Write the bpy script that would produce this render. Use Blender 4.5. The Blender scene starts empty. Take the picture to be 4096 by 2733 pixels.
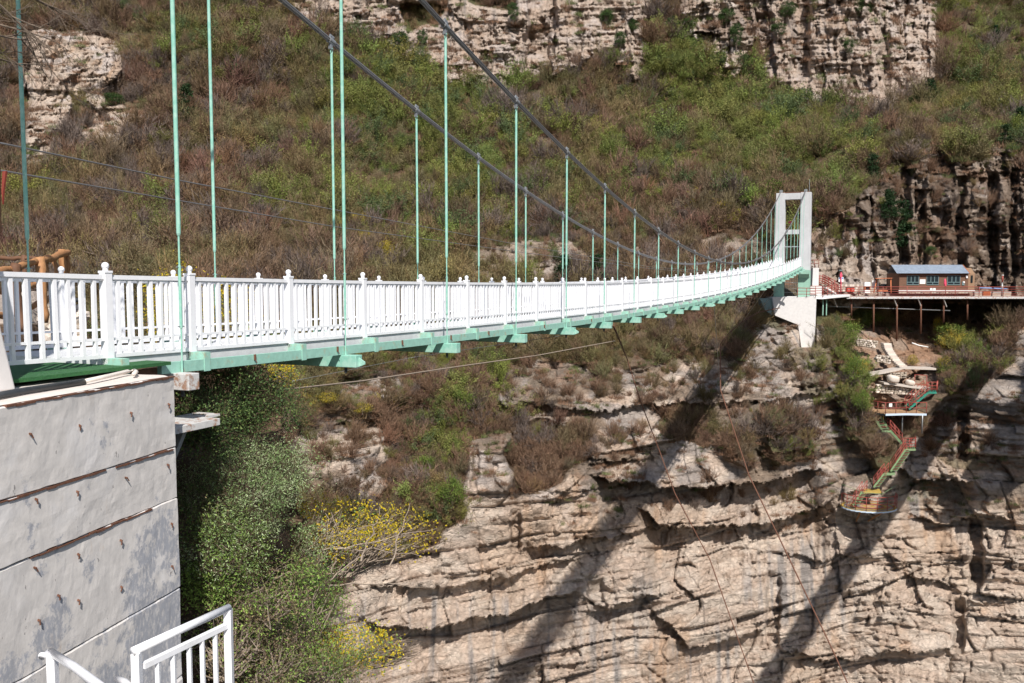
import bpy, math, random
import numpy as np
from mathutils import Vector, Matrix
R = math.radians
rng = np.random.default_rng(7); random.seed(7)
sc = bpy.context.scene; COL = sc.collection

# ---------------------------------------------------------------- camera, sky, sun, exposure
F = 3430.; CX, CY = 2048., 1366.5; PITCH = .0696
cam_d = bpy.data.cameras.new('camera'); cam = bpy.data.objects.new('camera', cam_d); COL.objects.link(cam)
cam_d.sensor_width = 36; cam_d.lens = F/4096*36; cam_d.clip_end = 3000; cam_d.clip_start = .05
cam.location = (0, 0, 0); cam.rotation_euler = (math.pi/2-PITCH, 0, 0); sc.camera = cam
TH = .4045; X0, Y0, W, S = -4.036, 10.445, 2.626, 3.5      # bridge direction, near hanger line, width, hanger spacing
ND = np.array([-math.cos(TH), math.sin(TH)]); DD = np.array([math.sin(TH), math.cos(TH)])
Lv = Vector((*(.57*ND+.80*DD), -1.0)).normalized()
w = bpy.data.worlds.new('World'); sc.world = w; w.use_nodes = True
nt = w.node_tree; bg = nt.nodes['Background']; sky = nt.nodes.new('ShaderNodeTexSky')
sky.sky_type = 'NISHITA'; sky.sun_disc = False; sky.sun_elevation = math.asin(-Lv.z)
sky.sun_rotation = math.atan2(-Lv.x, -Lv.y); sky.air_density = 1.0; sky.dust_density = 1.2
nt.links.new(sky.outputs[0], bg.inputs[0]); bg.inputs[1].default_value = .085
sun_d = bpy.data.lights.new('sun', 'SUN'); sun = bpy.data.objects.new('sun', sun_d); COL.objects.link(sun)
sun_d.energy = 5.0; sun_d.angle = R(.55); sun_d.color = (1, .955, .89)
sun.rotation_euler = Lv.to_track_quat('-Z', 'Y').to_euler(); sun.location = (0, -20, 40)
sc.view_settings.view_transform = 'Standard'; sc.view_settings.look = 'None'
sc.view_settings.exposure = .25; sc.view_settings.gamma = 1; sc.view_settings.use_curve_mapping = False
sc.render.engine = 'CYCLES'; sc.cycles.max_bounces = 6; sc.cycles.diffuse_bounces = 3

# ---------------------------------------------------------------- helpers
cp, sp = math.cos(PITCH), math.sin(PITCH)
def U(px, py, Y):
    a = (px-CX)/F; b = -(py-CY)/F; y = cp+b*sp; z = -sp+b*cp
    return np.array([a*Y/y, Y, z*Y/y])
def onplane(px, py, o):
    a = (px-CX)/F; b = -(py-CY)/F; r = np.array([a, cp+b*sp, -sp+b*cp])
    P0 = np.array([X0, Y0])+o*ND
    t, u = np.linalg.solve(np.array([[r[0], -DD[0]], [r[1], -DD[1]]]), P0)
    return u, t*r[2]
def tag(o, label=None, cat=None, group=None, kind=None):
    if label: o['label'] = label
    if cat: o['category'] = cat
    if group: o['group'] = group
    if kind: o['kind'] = kind
    return o
def empty(name, label, cat, loc=(0, 0, 0), rz=0, group=None):
    o = bpy.data.objects.new(name, None); COL.objects.link(o); o.location = loc; o.rotation_euler = (0, 0, rz)
    o.empty_display_size = .3
    return tag(o, label, cat, group)
class MB:
    def __init__(s): s.v = []; s.f = []; s.n = 0
    def add(s, vs, fs):
        n = s.n; s.v.extend([tuple(map(float, p)) for p in vs]); s.f.extend([tuple(i+n for i in q) for q in fs]); s.n += len(vs); return s
    def hexa(s, p):   # 8 points: bottom 4 (ccw), top 4
        return s.add(p, [(3, 2, 1, 0), (4, 5, 6, 7), (0, 1, 5, 4), (1, 2, 6, 5), (2, 3, 7, 6), (3, 0, 4, 7)])
    def box(s, x0, x1, y0, y1, z0, z1):
        return s.hexa([(x0, y0, z0), (x1, y0, z0), (x1, y1, z0), (x0, y1, z0), (x0, y0, z1), (x1, y0, z1), (x1, y1, z1), (x0, y1, z1)])
    def bar(s, p, q, w, h, up=(0, 0, 1)):
        p = Vector(p); q = Vector(q); d = (q-p).normalized(); u = Vector(up)
        if abs(d.dot(u)) > .98: u = Vector((1, 0, 0))
        x = d.cross(u).normalized(); u = x.cross(d).normalized()
        x = x*w/2; u = u*h/2
        return s.hexa([p-x-u, p+x-u, p+x+u, p-x+u, q-x-u, q+x-u, q+x+u, q-x+u])
    def tube(s, pts, r, n=8, cap=True):
        pts = [Vector(p) for p in pts]; rs = r if hasattr(r, '__len__') else [r]*len(pts)
        base = s.n; prev = None
        for i, p in enumerate(pts):
            t = (pts[min(i+1, len(pts)-1)]-pts[max(i-1, 0)]).normalized()
            if prev is None:
                a = Vector((0, 0, 1)) if abs(t.z) < .9 else Vector((1, 0, 0)); x = t.cross(a).normalized()
            else: x = (prev-t*prev.dot(t)).normalized()
            prev = x; y = t.cross(x)
            s.v.extend([tuple(p+(x*math.cos(k*2*math.pi/n)+y*math.sin(k*2*math.pi/n))*rs[i]) for k in range(n)])
        for i in range(len(pts)-1):
            for k in range(n):
                a = base+i*n+k; b = base+i*n+(k+1) % n
                s.f.append((a, b, b+n, a+n))
        if cap:
            s.f.append(tuple(base+k for k in range(n))[::-1]); s.f.append(tuple(base+(len(pts)-1)*n+k for k in range(n)))
        s.n = len(s.v); return s
    def ball(s, c, r, n=12, m=8, sz=1):
        vs = [(c[0], c[1], c[2]-r*sz)]; fs = []
        for i in range(1, m):
            a = math.pi*i/m-math.pi/2
            for k in range(n): vs.append((c[0]+r*math.cos(a)*math.cos(2*math.pi*k/n), c[1]+r*math.cos(a)*math.sin(2*math.pi*k/n), c[2]+r*sz*math.sin(a)))
        vs.append((c[0], c[1], c[2]+r*sz)); e = len(vs)-1
        for k in range(n):
            fs.append((0, 1+(k+1) % n, 1+k)); fs.append((e, e-n+k, e-n+(k+1) % n))
            for i in range(m-2): a = 1+i*n+k; b = 1+i*n+(k+1) % n; fs.append((a, b, b+n, a+n))
        return s.add(vs, fs)
    def prism(s, poly, off):   # poly: 3D points, off: extrusion vector
        n = len(poly); a = [tuple(p) for p in poly]; b = [tuple(np.array(p)+np.array(off)) for p in poly]
        return s.add(a+b, [tuple(range(n)), tuple(range(n, 2*n))[::-1]]+[(i, i+n, (i+1) % n+n, (i+1) % n) for i in range(n)])
    def mesh(s, name):
        me = bpy.data.meshes.new(name); me.from_pydata(s.v, [], s.f); me.update(); return me
    def build(s, name, m, parent=None, smooth=False, bevel=0, loc=None):
        me = s.mesh(name); me.materials.append(m)
        if smooth: me.polygons.foreach_set('use_smooth', [True]*len(me.polygons))
        return inst(name, me, parent, loc, bevel)
def inst(name, me, parent=None, loc=None, bevel=0, rot=None):
    o = bpy.data.objects.new(name, me); COL.objects.link(o)
    if parent: o.parent = parent
    if loc is not None: o.location = loc
    if rot is not None: o.rotation_euler = rot
    if bevel:
        b = o.modifiers.new('bevel', 'BEVEL'); b.width = bevel; b.segments = 2; b.limit_method = 'ANGLE'
    return o
def copy_tree(o, parent=None, loc=None, kids=None):
    c = o.copy(); COL.objects.link(c); c.parent = parent
    if loc is not None: c.location = loc
    for ch in o.children: copy_tree(ch, c)
    return c

# ---------------------------------------------------------------- materials
def pm(name, col, rough=.7, var=.12, scale=6, bump=.15, metal=0, col2=None, amt2=.5, scale2=2, stretch=(1, 1, 1), dist=.02, ramp=(.45, .6)):
    m = bpy.data.materials.new(name); m.use_nodes = True; n = m.node_tree; L = n.links; B = n.nodes['Principled BSDF']
    B.inputs['Roughness'].default_value = rough; B.inputs['Metallic'].default_value = metal
    tc = n.nodes.new('ShaderNodeTexCoord'); mp = n.nodes.new('ShaderNodeMapping'); mp.inputs['Scale'].default_value = stretch
    L.new(tc.outputs['Object'], mp.inputs[0])
    nz = n.nodes.new('ShaderNodeTexNoise'); nz.inputs['Scale'].default_value = scale; nz.inputs['Detail'].default_value = 8; nz.inputs['Roughness'].default_value = .65
    L.new(mp.outputs[0], nz.inputs['Vector'])
    mr = n.nodes.new('ShaderNodeMapRange'); mr.inputs['From Min'].default_value = .3; mr.inputs['From Max'].default_value = .7
    mr.inputs['To Min'].default_value = 1-var; mr.inputs['To Max'].default_value = 1+var; L.new(nz.outputs['Fac'], mr.inputs[0])
    mx = n.nodes.new('ShaderNodeMix'); mx.data_type = 'RGBA'; mx.blend_type = 'MULTIPLY'; mx.inputs[0].default_value = 1
    cur = None
    if col2 is not None:
        n2 = n.nodes.new('ShaderNodeTexNoise'); n2.inputs['Scale'].default_value = scale2; n2.inputs['Detail'].default_value = 6; n2.inputs['Roughness'].default_value = .7
        L.new(mp.outputs[0], n2.inputs['Vector'])
        r2 = n.nodes.new('ShaderNodeMapRange'); r2.inputs['From Min'].default_value = ramp[0]; r2.inputs['From Max'].default_value = ramp[1]; r2.inputs['To Max'].default_value = amt2
        L.new(n2.outputs['Fac'], r2.inputs[0])
        mc = n.nodes.new('ShaderNodeMix'); mc.data_type = 'RGBA'; mc.inputs[6].default_value = (*col, 1); mc.inputs[7].default_value = (*col2, 1)
        L.new(r2.outputs[0], mc.inputs[0]); L.new(mc.outputs[2], mx.inputs[6])
    else: mx.inputs[6].default_value = (*col, 1)
    L.new(mr.outputs[0], mx.inputs[7]); L.new(mx.outputs[2], B.inputs['Base Color'])
    if bump:
        bp = n.nodes.new('ShaderNodeBump'); bp.inputs['Strength'].default_value = bump; bp.inputs['Distance'].default_value = dist
        L.new(nz.outputs['Fac'], bp.inputs['Height']); L.new(bp.outputs[0], B.inputs['Normal'])
    return m
M = {}
M['white'] = pm('white_paint', (.83, .83, .86), .45, .04, 9, .08, col2=(.60, .58, .55), amt2=.5, scale2=6, ramp=(.54, .72))
M['mint'] = pm('mint_paint', (.25, .53, .43), .42, .08, 12, .08, col2=(.42, .60, .52), amt2=.6, scale2=6)
M['mint_worn'] = pm('worn_mint_paint', (.30, .54, .45), .55, .12, 14, .15, col2=(.40, .34, .22), amt2=.8, scale2=5, ramp=(.55, .68))
M['steel'] = pm('galvanised_steel', (.34, .35, .36), .4, .15, 20, .1, metal=.5)
M['cable'] = pm('cable_steel', (.30, .29, .29), .45, .2, 30, .2, metal=.6)
M['dark'] = pm('dark_steel', (.03, .035, .04), .6, .2, 10)
M['rust'] = pm('rust', (.15, .065, .038), .85, .3, 20, .3, col2=(.12, .05, .03), scale2=9)
M['rusty_paint'] = pm('rusty_white_paint', (.55, .54, .53), .7, .1, 12, .15, col2=(.3, .14, .07), amt2=.9, scale2=7, ramp=(.52, .62))
M['deck'] = pm('deck_sheet', (.62, .63, .64), .6, .1, 8, .1)
M['wood'] = pm('log_paint', (.40, .20, .085), .7, .25, 6, .3, stretch=(4, 4, 1), col2=(.28, .11, .04), scale2=4)
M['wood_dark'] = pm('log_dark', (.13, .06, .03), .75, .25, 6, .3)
M['turf'] = pm('green_turf', (.02, .10, .03), .9, .35, 60, .5, col2=(.035, .13, .035), scale2=12)
M['red'] = pm('red_paint', (.30, .06, .045), .5, .12, 8)
M['redbrown'] = pm('red_brown_paint', (.24, .095, .07), .6, .15, 8)
M['green_st'] = pm('green_stair_paint', (.20, .29, .15), .5, .12, 8)
M['green_dk'] = pm('dark_green_paint', (.03, .22, .16), .5, .12, 8)
M['yellow_st'] = pm('yellow_paint', (.42, .29, .07), .6, .12, 8)
M['plank'] = pm('deck_plank', (.42, .24, .12), .8, .25, 3, .2, stretch=(1, 6, 6), col2=(.5, .36, .26), scale2=2)
M['blue_fascia'] = pm('pale_blue_paint', (.52, .62, .74), .5, .06, 8)
M['pipe_black'] = pm('black_pipe', (.035, .038, .042), .45, .2, 9)
M['pipe_cream'] = pm('cream_pipe', (.68, .62, .56), .6, .08, 9)
M['tower'] = pm('tower_concrete', (.52, .52, .53), .85, .08, 1.2, .2, col2=(.42, .42, .43), amt2=.6, scale2=.7, stretch=(1, 1, .5))
M['mint_conc'] = pm('green_painted_concrete', (.27, .46, .37), .8, .1, 2, .1)
M['conc_white'] = pm('pale_concrete', (.60, .58, .57), .85, .08, 4, .2)
M['path'] = pm('path_concrete', (.50, .44, .39), .9, .12, 5, .2)
M['stone'] = pm('rubble_stone', (.40, .33, .26), .9, .25, 5, .4, col2=(.28, .27, .26), scale2=1.5)
M['stone_pale'] = pm('pale_boulder', (.62, .54, .47), .85, .1, 3, .4)
M['wall_brown'] = pm('timber_cladding', (.13, .068, .042), .7, .2, 3, .1, stretch=(.6, .6, 9), col2=(.22, .10, .05), scale2=2)
M['wall_tan'] = pm('tan_cladding', (.33, .21, .13), .75, .12, 3, .1, stretch=(1, 1, 8))
M['roof_blue'] = pm('blue_tin_roof', (.24, .285, .35), .45, .08, 4, .05, col2=(.34, .40, .48), amt2=.4)
M['glass'] = pm('window_glass', (.02, .03, .035), .08, .1, 2, 0)
M['frame_teal'] = pm('window_frame', (.16, .24, .25), .5, .05, 8)
M['board_white'] = pm('white_board', (.8, .79, .78), .5, .03, 8)
M['pink'] = pm('pink_cloth', (.75, .08, .15), .7, .1, 8)
M['bin_red'] = pm('red_bin', (.5, .05, .03), .45, .05, 8)
M['orange'] = pm('orange_paint', (.55, .17, .07), .6, .12, 8)
M['blue_pipe'] = pm('blue_pipe', (.2, .33, .6), .4, .05, 8)
M['bark'] = pm('twig_bark', (.16, .12, .09), .9, .3, 12, 0)
M['bark_pale'] = pm('pale_twig_bark', (.30, .24, .19), .9, .25, 12, 0)
M['cloth_red'] = pm('red_ribbon', (.22, .035, .02), .7, .1, 8)

def leaf_mat(name, tinted=False, col=(.1, .12, .03), trans=.25):
    m = bpy.data.materials.new(name); m.use_nodes = True; n = m.node_tree; L = n.links; B = n.nodes['Principled BSDF']
    B.inputs['Roughness'].default_value = .65; B.inputs['Specular IOR Level'].default_value = .25
    at = n.nodes.new('ShaderNodeAttribute'); at.attribute_name = 'v'
    mx = n.nodes.new('ShaderNodeMix'); mx.data_type = 'RGBA'; mx.blend_type = 'MULTIPLY'; mx.inputs[0].default_value = 1
    if tinted:
        ai = n.nodes.new('ShaderNodeAttribute'); ai.attribute_type = 'INSTANCER'; ai.attribute_name = 'tint'; L.new(ai.outputs['Color'], mx.inputs[6])
    else: mx.inputs[6].default_value = (*col, 1)
    L.new(at.outputs['Color'], mx.inputs[7]); L.new(mx.outputs[2], B.inputs['Base Color'])
    if trans:
        tr = n.nodes.new('ShaderNodeBsdfTranslucent'); L.new(mx.outputs[2], tr.inputs[0])
        ms = n.nodes.new('ShaderNodeMixShader'); ms.inputs[0].default_value = trans
        L.new(B.outputs[0], ms.inputs[1]); L.new(tr.outputs[0], ms.inputs[2]); L.new(ms.outputs[0], n.nodes['Material Output'].inputs[0])
    return m
M['brush'] = leaf_mat('brush', True, trans=.15)
M['leaf'] = leaf_mat('leaf', False, (1, 1, 1), .35)

# ---------------------------------------------------------------- numpy noise
def hsh(*a):
    h = np.zeros(np.broadcast(*a).shape, np.uint64)
    for i, x in enumerate(a):
        h = (h ^ (np.asarray(x).astype(np.int64).astype(np.uint64)+np.uint64(0x9E3779B9*(i+1))))*np.uint64(0xBF58476D1CE4E5B9)
        h ^= h >> np.uint64(29)
    h = h*np.uint64(0x94D049BB133111EB); h ^= h >> np.uint64(32)
    return (h & np.uint64(0xFFFFFF)).astype(np.float64)/0xFFFFFF
def vn(x, y, seed=0):
    xi = np.floor(x); yi = np.floor(y); fx = x-xi; fy = y-yi; fx = fx*fx*(3-2*fx); fy = fy*fy*(3-2*fy)
    a = hsh(xi, yi, seed+np.zeros_like(xi)); b = hsh(xi+1, yi, seed+np.zeros_like(xi)); c = hsh(xi, yi+1, seed+np.zeros_like(xi)); d = hsh(xi+1, yi+1, seed+np.zeros_like(xi))
    return (a*(1-fx)+b*fx)*(1-fy)+(c*(1-fx)+d*fx)*fy
def fbm(x, y, oct=4, seed=0, g=.5):
    s = 0; a = 1; t = 0
    for i in range(oct): s = s+a*vn(x*2**i+i*17.3, y*2**i-i*9.1, seed+i*31); t += a; a *= g
    return s/t
def smooth(a, b, x): t = np.clip((x-a)/(b-a), 0, 1); return t*t*(3-2*t)
def strata(X, Z, th, bw, seed, dip=0.06):
    """layered, jointed rock: returns protrusion -1..1 and groove mask"""
    zw = Z+dip*X+th*.9*(fbm(X/(th*7), Z/(th*9), 3, seed)-.5)*2
    q = np.random.default_rng(seed+99); tt = np.cumsum(q.lognormal(0, .55, 900)*th); tt -= tt[-1]/2
    li = np.searchsorted(tt, zw.ravel()).reshape(zw.shape); li = np.clip(li, 1, 898)
    f = (zw-tt[li-1])/(tt[li]-tt[li-1])
    lw = bw*(.5+1.3*hsh(li, li*0+seed)); xo = (X+.35*bw*(vn(X/bw, Z/th, seed+5)-.5)*2)/lw+hsh(li, li*0+seed+1)*50
    bi = np.floor(xo); fb = xo-bi
    pl = hsh(li, li*0+seed+2)-.5
    pb = hsh(li, bi, li*0+seed+3)-.5
    pn = vn(X/(bw*2.2)+li*3.7, li*1.3, seed+4)-.5
    tl = (hsh(li, bi, li*0+seed+6)-.5)*(fb-.5)*1.5+(hsh(li, bi, li*0+seed+7)-.5)*(f-.5)*1.6
    return pl*.7+pb*.75+pn*.8+tl, f, fb

# ---------------------------------------------------------------- terrain: one rock and scrub wall, three named sheets
gx = np.array([-700, 0, 700, 1200, 1700, 2200, 2600, 3000, 3400, 3700, 4096, 4800.])
gy = np.array([-500, 0, 350, 600, 850, 1050, 1200, 1400, 1600, 2000, 2733, 3200.])
G = np.array([
 [185, 185, 185, 185, 180, 182, 182, 182, 182, 190, 215, 215],
 [160, 160, 166, 168, 166, 166, 168, 168, 166, 178, 195, 190],
 [140, 140, 146, 150, 156, 158, 160, 158, 158, 160, 160, 150],
 [122, 124, 128, 134, 140, 142, 142, 138, 127, 119, 117, 100],
 [106, 108, 112, 118, 124, 127, 126, 121, 112, 112, 110, 74],
 [ 92,  94,  98, 105, 110, 113, 113, 111, 108, 110, 108, 62],
 [ 82,  82,  86,  94,  98, 101, 101,  98, 100, 107, 104, 64],
 [ 72,  70,  72,  80,  86,  89,  90,  89,  92,  97,  92, 74],
 [ 68,  66,  68,  75,  80,  82,  84,  86,  88,  91,  84, 80],
 [ 62,  62,  64,  69,  73,  75,  77,  82,  85,  85,  82, 80],
 [ 58,  58,  60,  65,  70,  73,  76,  80,  82,  80,  79, 78],
 [ 56,  56,  58,  63,  68,  71,  74,  78,  80,  78,  77, 76.]])
def base_Y(px, py):
    xi = np.clip(np.searchsorted(gx, px)-1, 0, len(gx)-2); yi = np.clip(np.searchsorted(gy, py)-1, 0, len(gy)-2)
    fx = np.clip((px-gx[xi])/(gx[xi+1]-gx[xi]), 0, 1); fy = np.clip((py-gy[yi])/(gy[yi+1]-gy[yi]), 0, 1)
    fx = .5*fx+.5*fx*fx*(3-2*fx); fy = .5*fy+.5*fy*fy*(3-2*fy)
    return (G[yi, xi]*(1-fx)+G[yi, xi+1]*fx)*(1-fy)+(G[yi+1, xi]*(1-fx)+G[yi+1, xi+1]*fx)*fy
def inpoly(px, py, poly):
    c = np.zeros(px.shape, bool); n = len(poly)
    for i in range(n):
        x1, y1 = poly[i]; x2, y2 = poly[(i+1) % n]
        if y1 == y2: continue
        k = ((y1 > py) != (y2 > py)) & (px < (x2-x1)*(py-y1)/(y2-y1)+x1); c ^= k
    return c
ROCK = {
 'low': [(1350, 2330), (1500, 2240), (1750, 2180), (1850, 2060), (1880, 1900), (1900, 1780), (2060, 1700), (2060, 1640), (1980, 1600), (2000, 1500), (2150, 1440), (2300, 1470), (2500, 1470), (2700, 1450), (3000, 1420), (3050, 1300), (3120, 1260), (3290, 1330), (3330, 1450), (3370, 1650), (3500, 1760), (3560, 1900), (3640, 1800), (3700, 1680), (3800, 1600), (3960, 1540), (4096, 1330), (4900, 1200), (4900, 3300), (1150, 3300), (1300, 2600)],
 'mid': [(1140, 1900), (1130, 1740), (1230, 1700), (1300, 1660), (1560, 1670), (1570, 1840), (1490, 1900), (1600, 1980), (1560, 2080), (1200, 2000)],
 'mid2': [(1320, 1520), (1500, 1490), (1660, 1520), (1660, 1600), (1400, 1610), (1320, 1580)],
 'up': [(1180, -600), (1190, 70), (1350, 120), (1560, 170), (1570, 230), (1750, 260), (1800, 340), (1900, 400), (2040, 395), (2150, 330), (2350, 235), (2500, 250), (2560, 340), (2600, 290), (2600, 150), (2625, 0), (2625, -600)],
 'up2': [(2660, 30), (2720, 60), (2780, 190), (2860, 240), (2920, 340), (2980, 200), (3060, 100), (3100, -600), (2700, -600)],
 'up3': [(2960, -600), (3000, 120), (3060, 330), (3200, 390), (3260, 430), (3400, 430), (3560, 440), (3640, 360), (3770, 320), (3735, 100), (3725, -600)],
 'left': [(100, 120), (230, 110), (330, 120), (480, 180), (470, 330), (400, 440), (310, 390), (240, 480), (260, 560), (160, 740), (110, 620), (95, 300)],
 'left2': [(380, 430), (560, 430), (630, 460), (520, 560), (420, 600), (330, 640), (310, 560)],
 'right': [(3240, 1230), (3230, 930), (3400, 840), (3480, 730), (3560, 620), (3640, 700), (3760, 590), (3850, 670), (3930, 640), (3990, 560), (4096, 650), (4900, 600), (4900, 1260)],
 'back': [(1880, 1000), (2030, 985), (2250, 970), (2380, 1020), (2400, 1150), (1880, 1150)],
 'back2': [(2480, 985), (2700, 975), (2700, 1050), (2500, 1075)],
 'back3': [(2760, 965), (2900, 950), (3120, 960), (3120, 1120), (2780, 1100)],
 'terrace': [(3420, 1300), (3740, 1290), (3780, 1420), (3760, 1520), (3700, 1600), (3560, 1660), (3460, 1630), (3470, 1500), (3400, 1400)]}
NOROCK = [[(2070, 1690), (2350, 1690), (2330, 1830), (2200, 1960), (2060, 2000), (2020, 1850)], [(2640, 1640), (2860, 1640), (2900, 1760), (2800, 1800), (2640, 1740)], [(2860, 1720), (3030, 1760), (3010, 1880), (2880, 1840)], [(2380, 1490), (2500, 1480), (2480, 1590), (2400, 1600)], [(3060, 1680), (3200, 1660), (3240, 1830), (3120, 1880)],
          [(3340, 1560), (3440, 1560), (3560, 1860), (3500, 1880), (3380, 1700)], [(2080, 60), (2060, -100), (1900, -100), (1880, 20)], [(1580, 20), (1780, 20), (1760, 110), (1600, 130)]]
OVER = [  # polylines of overhanging edges: (points, recess depth m, recovery px)
 ([(2380, 1900), (2480, 1925), (2614, 1943), (2790, 1949), (2963, 1935), (3150, 1905), (3277, 1872)], 4.2, 150),
 ([(2560, 2040), (2620, 2085), (2720, 2109), (2850, 2098), (2963, 2102), (3100, 2080), (3224, 2050), (3320, 1995)], 4.0, 170),
 ([(2080, 2200), (2160, 2190), (2250, 2195), (2340, 2150), (2500, 2140), (2640, 2110), (2740, 2080)], 1.7, 90),
 ([(1470, 2495), (1560, 2512), (1700, 2515), (1800, 2490), (1900, 2465), (2048, 2448), (2200, 2395), (2300, 2370)], 3.0, 170),
 ([(2330, 2390), (2420, 2425), (2540, 2410), (2640, 2380)], 1.7, 90),
 ([(1480, 2345), (1600, 2350), (1760, 2345), (1900, 2325), (2048, 2295), (2200, 2262), (2330, 2215)], 1.4, 80),
 ([(2060, 1612), (2180, 1628), (2380, 1642), (2560, 1625), (2700, 1612), (2850, 1612), (3000, 1605), (3150, 1590), (3290, 1570)], 1.3, 60),
 ([(3590, 1870), (3640, 1915), (3700, 1930), (3800, 1925), (3890, 1940)], 3.0, 140),
 ([(3640, 2060), (3760, 2110), (3850, 2080), (3960, 2060), (4050, 2075)], 1.8, 90),
 ([(3120, 2600), (3260, 2635), (3380, 2640), (3560, 2610), (3700, 2620), (3830, 2590)], 1.6, 80),
 ([(2600, 2440), (2680, 2490), (2750, 2590), (2870, 2570), (2990, 2540), (3080, 2490)], 1.8, 100),
 ([(3600, 2300), (3720, 2330), (3830, 2350)], 1.3, 60),
 ([(3090, 2200), (3260, 2240), (3420, 2220), (3560, 2240)], 1.0, 60),
 ([(1320, 1690), (1430, 1695), (1560, 1672)], .9, 50),
 ([(1340, 1515), (1440, 1520), (1520, 1505)], .7, 40),
 ([(2300, 1820), (2480, 1840), (2600, 1850)], .9, 60),
 ([(3000, 1790), (3100, 1810), (3200, 1800), (3330, 1810)], 1.1, 60),
 ([(3330, 1330), (3450, 1215), (3600, 1212), (3760, 1214), (3900, 1218), (4000, 1240)], 5.0, 150),
 ([(3480, 1665), (3600, 1672), (3700, 1668)], 1.8, 80),
 ([(3360, 2062), (3480, 2068), (3560, 2060)], 1.0, 60),
 ([(1980, 290), (2100, 300), (2160, 280)], 1.5, 60), ([(240, 330), (300, 300), (350, 280)], 2.5, 60), ([(2520, 1020), (2600, 1012), (2700, 1015)], 1.5, 40), ([(2700, 150), (2800, 120), (2900, 140)], 2.0, 80)]
VREC = [(2115, 2225, -600, 230, 5.0), (2100, 2200, 120, 330, 3.0), (3170, 3240, -600, 300, 5.0), (3030, 3100, 60, 240, 4.0), (3530, 3560, 120, 330, 2.5), (2560, 2620, -600, 120, 2.5), (205, 225, 160, 320, 3.0), (92, 112, 240, 420, 3.),
        (3420, 3440, 900, 1120, 1.6), (3480, 3500, 820, 1130, 1.4), (3600, 3640, 640, 1060, 3.0), (3660, 3700, 700, 1050, 2.6), (3830, 3860, 720, 1080, 2.6), (3950, 3990, 700, 1090, 3.0), (4040, 4070, 640, 1100, 2.0),
        (3830, 3875, 1640, 1830, 3.0), (3880, 3930, 2080, 2330, 2.5), (1890, 1912, 1800, 1950, 1.2), (2040, 2075, 2050, 2200, 1.2), (3070, 3120, 2300, 2600, 1.3), (3820, 3860, 2400, 2600, 1.6), (3000, 3030, 2030, 2110, 1.5), (2360, 2420, 2320, 2440, 1.0)]
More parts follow.
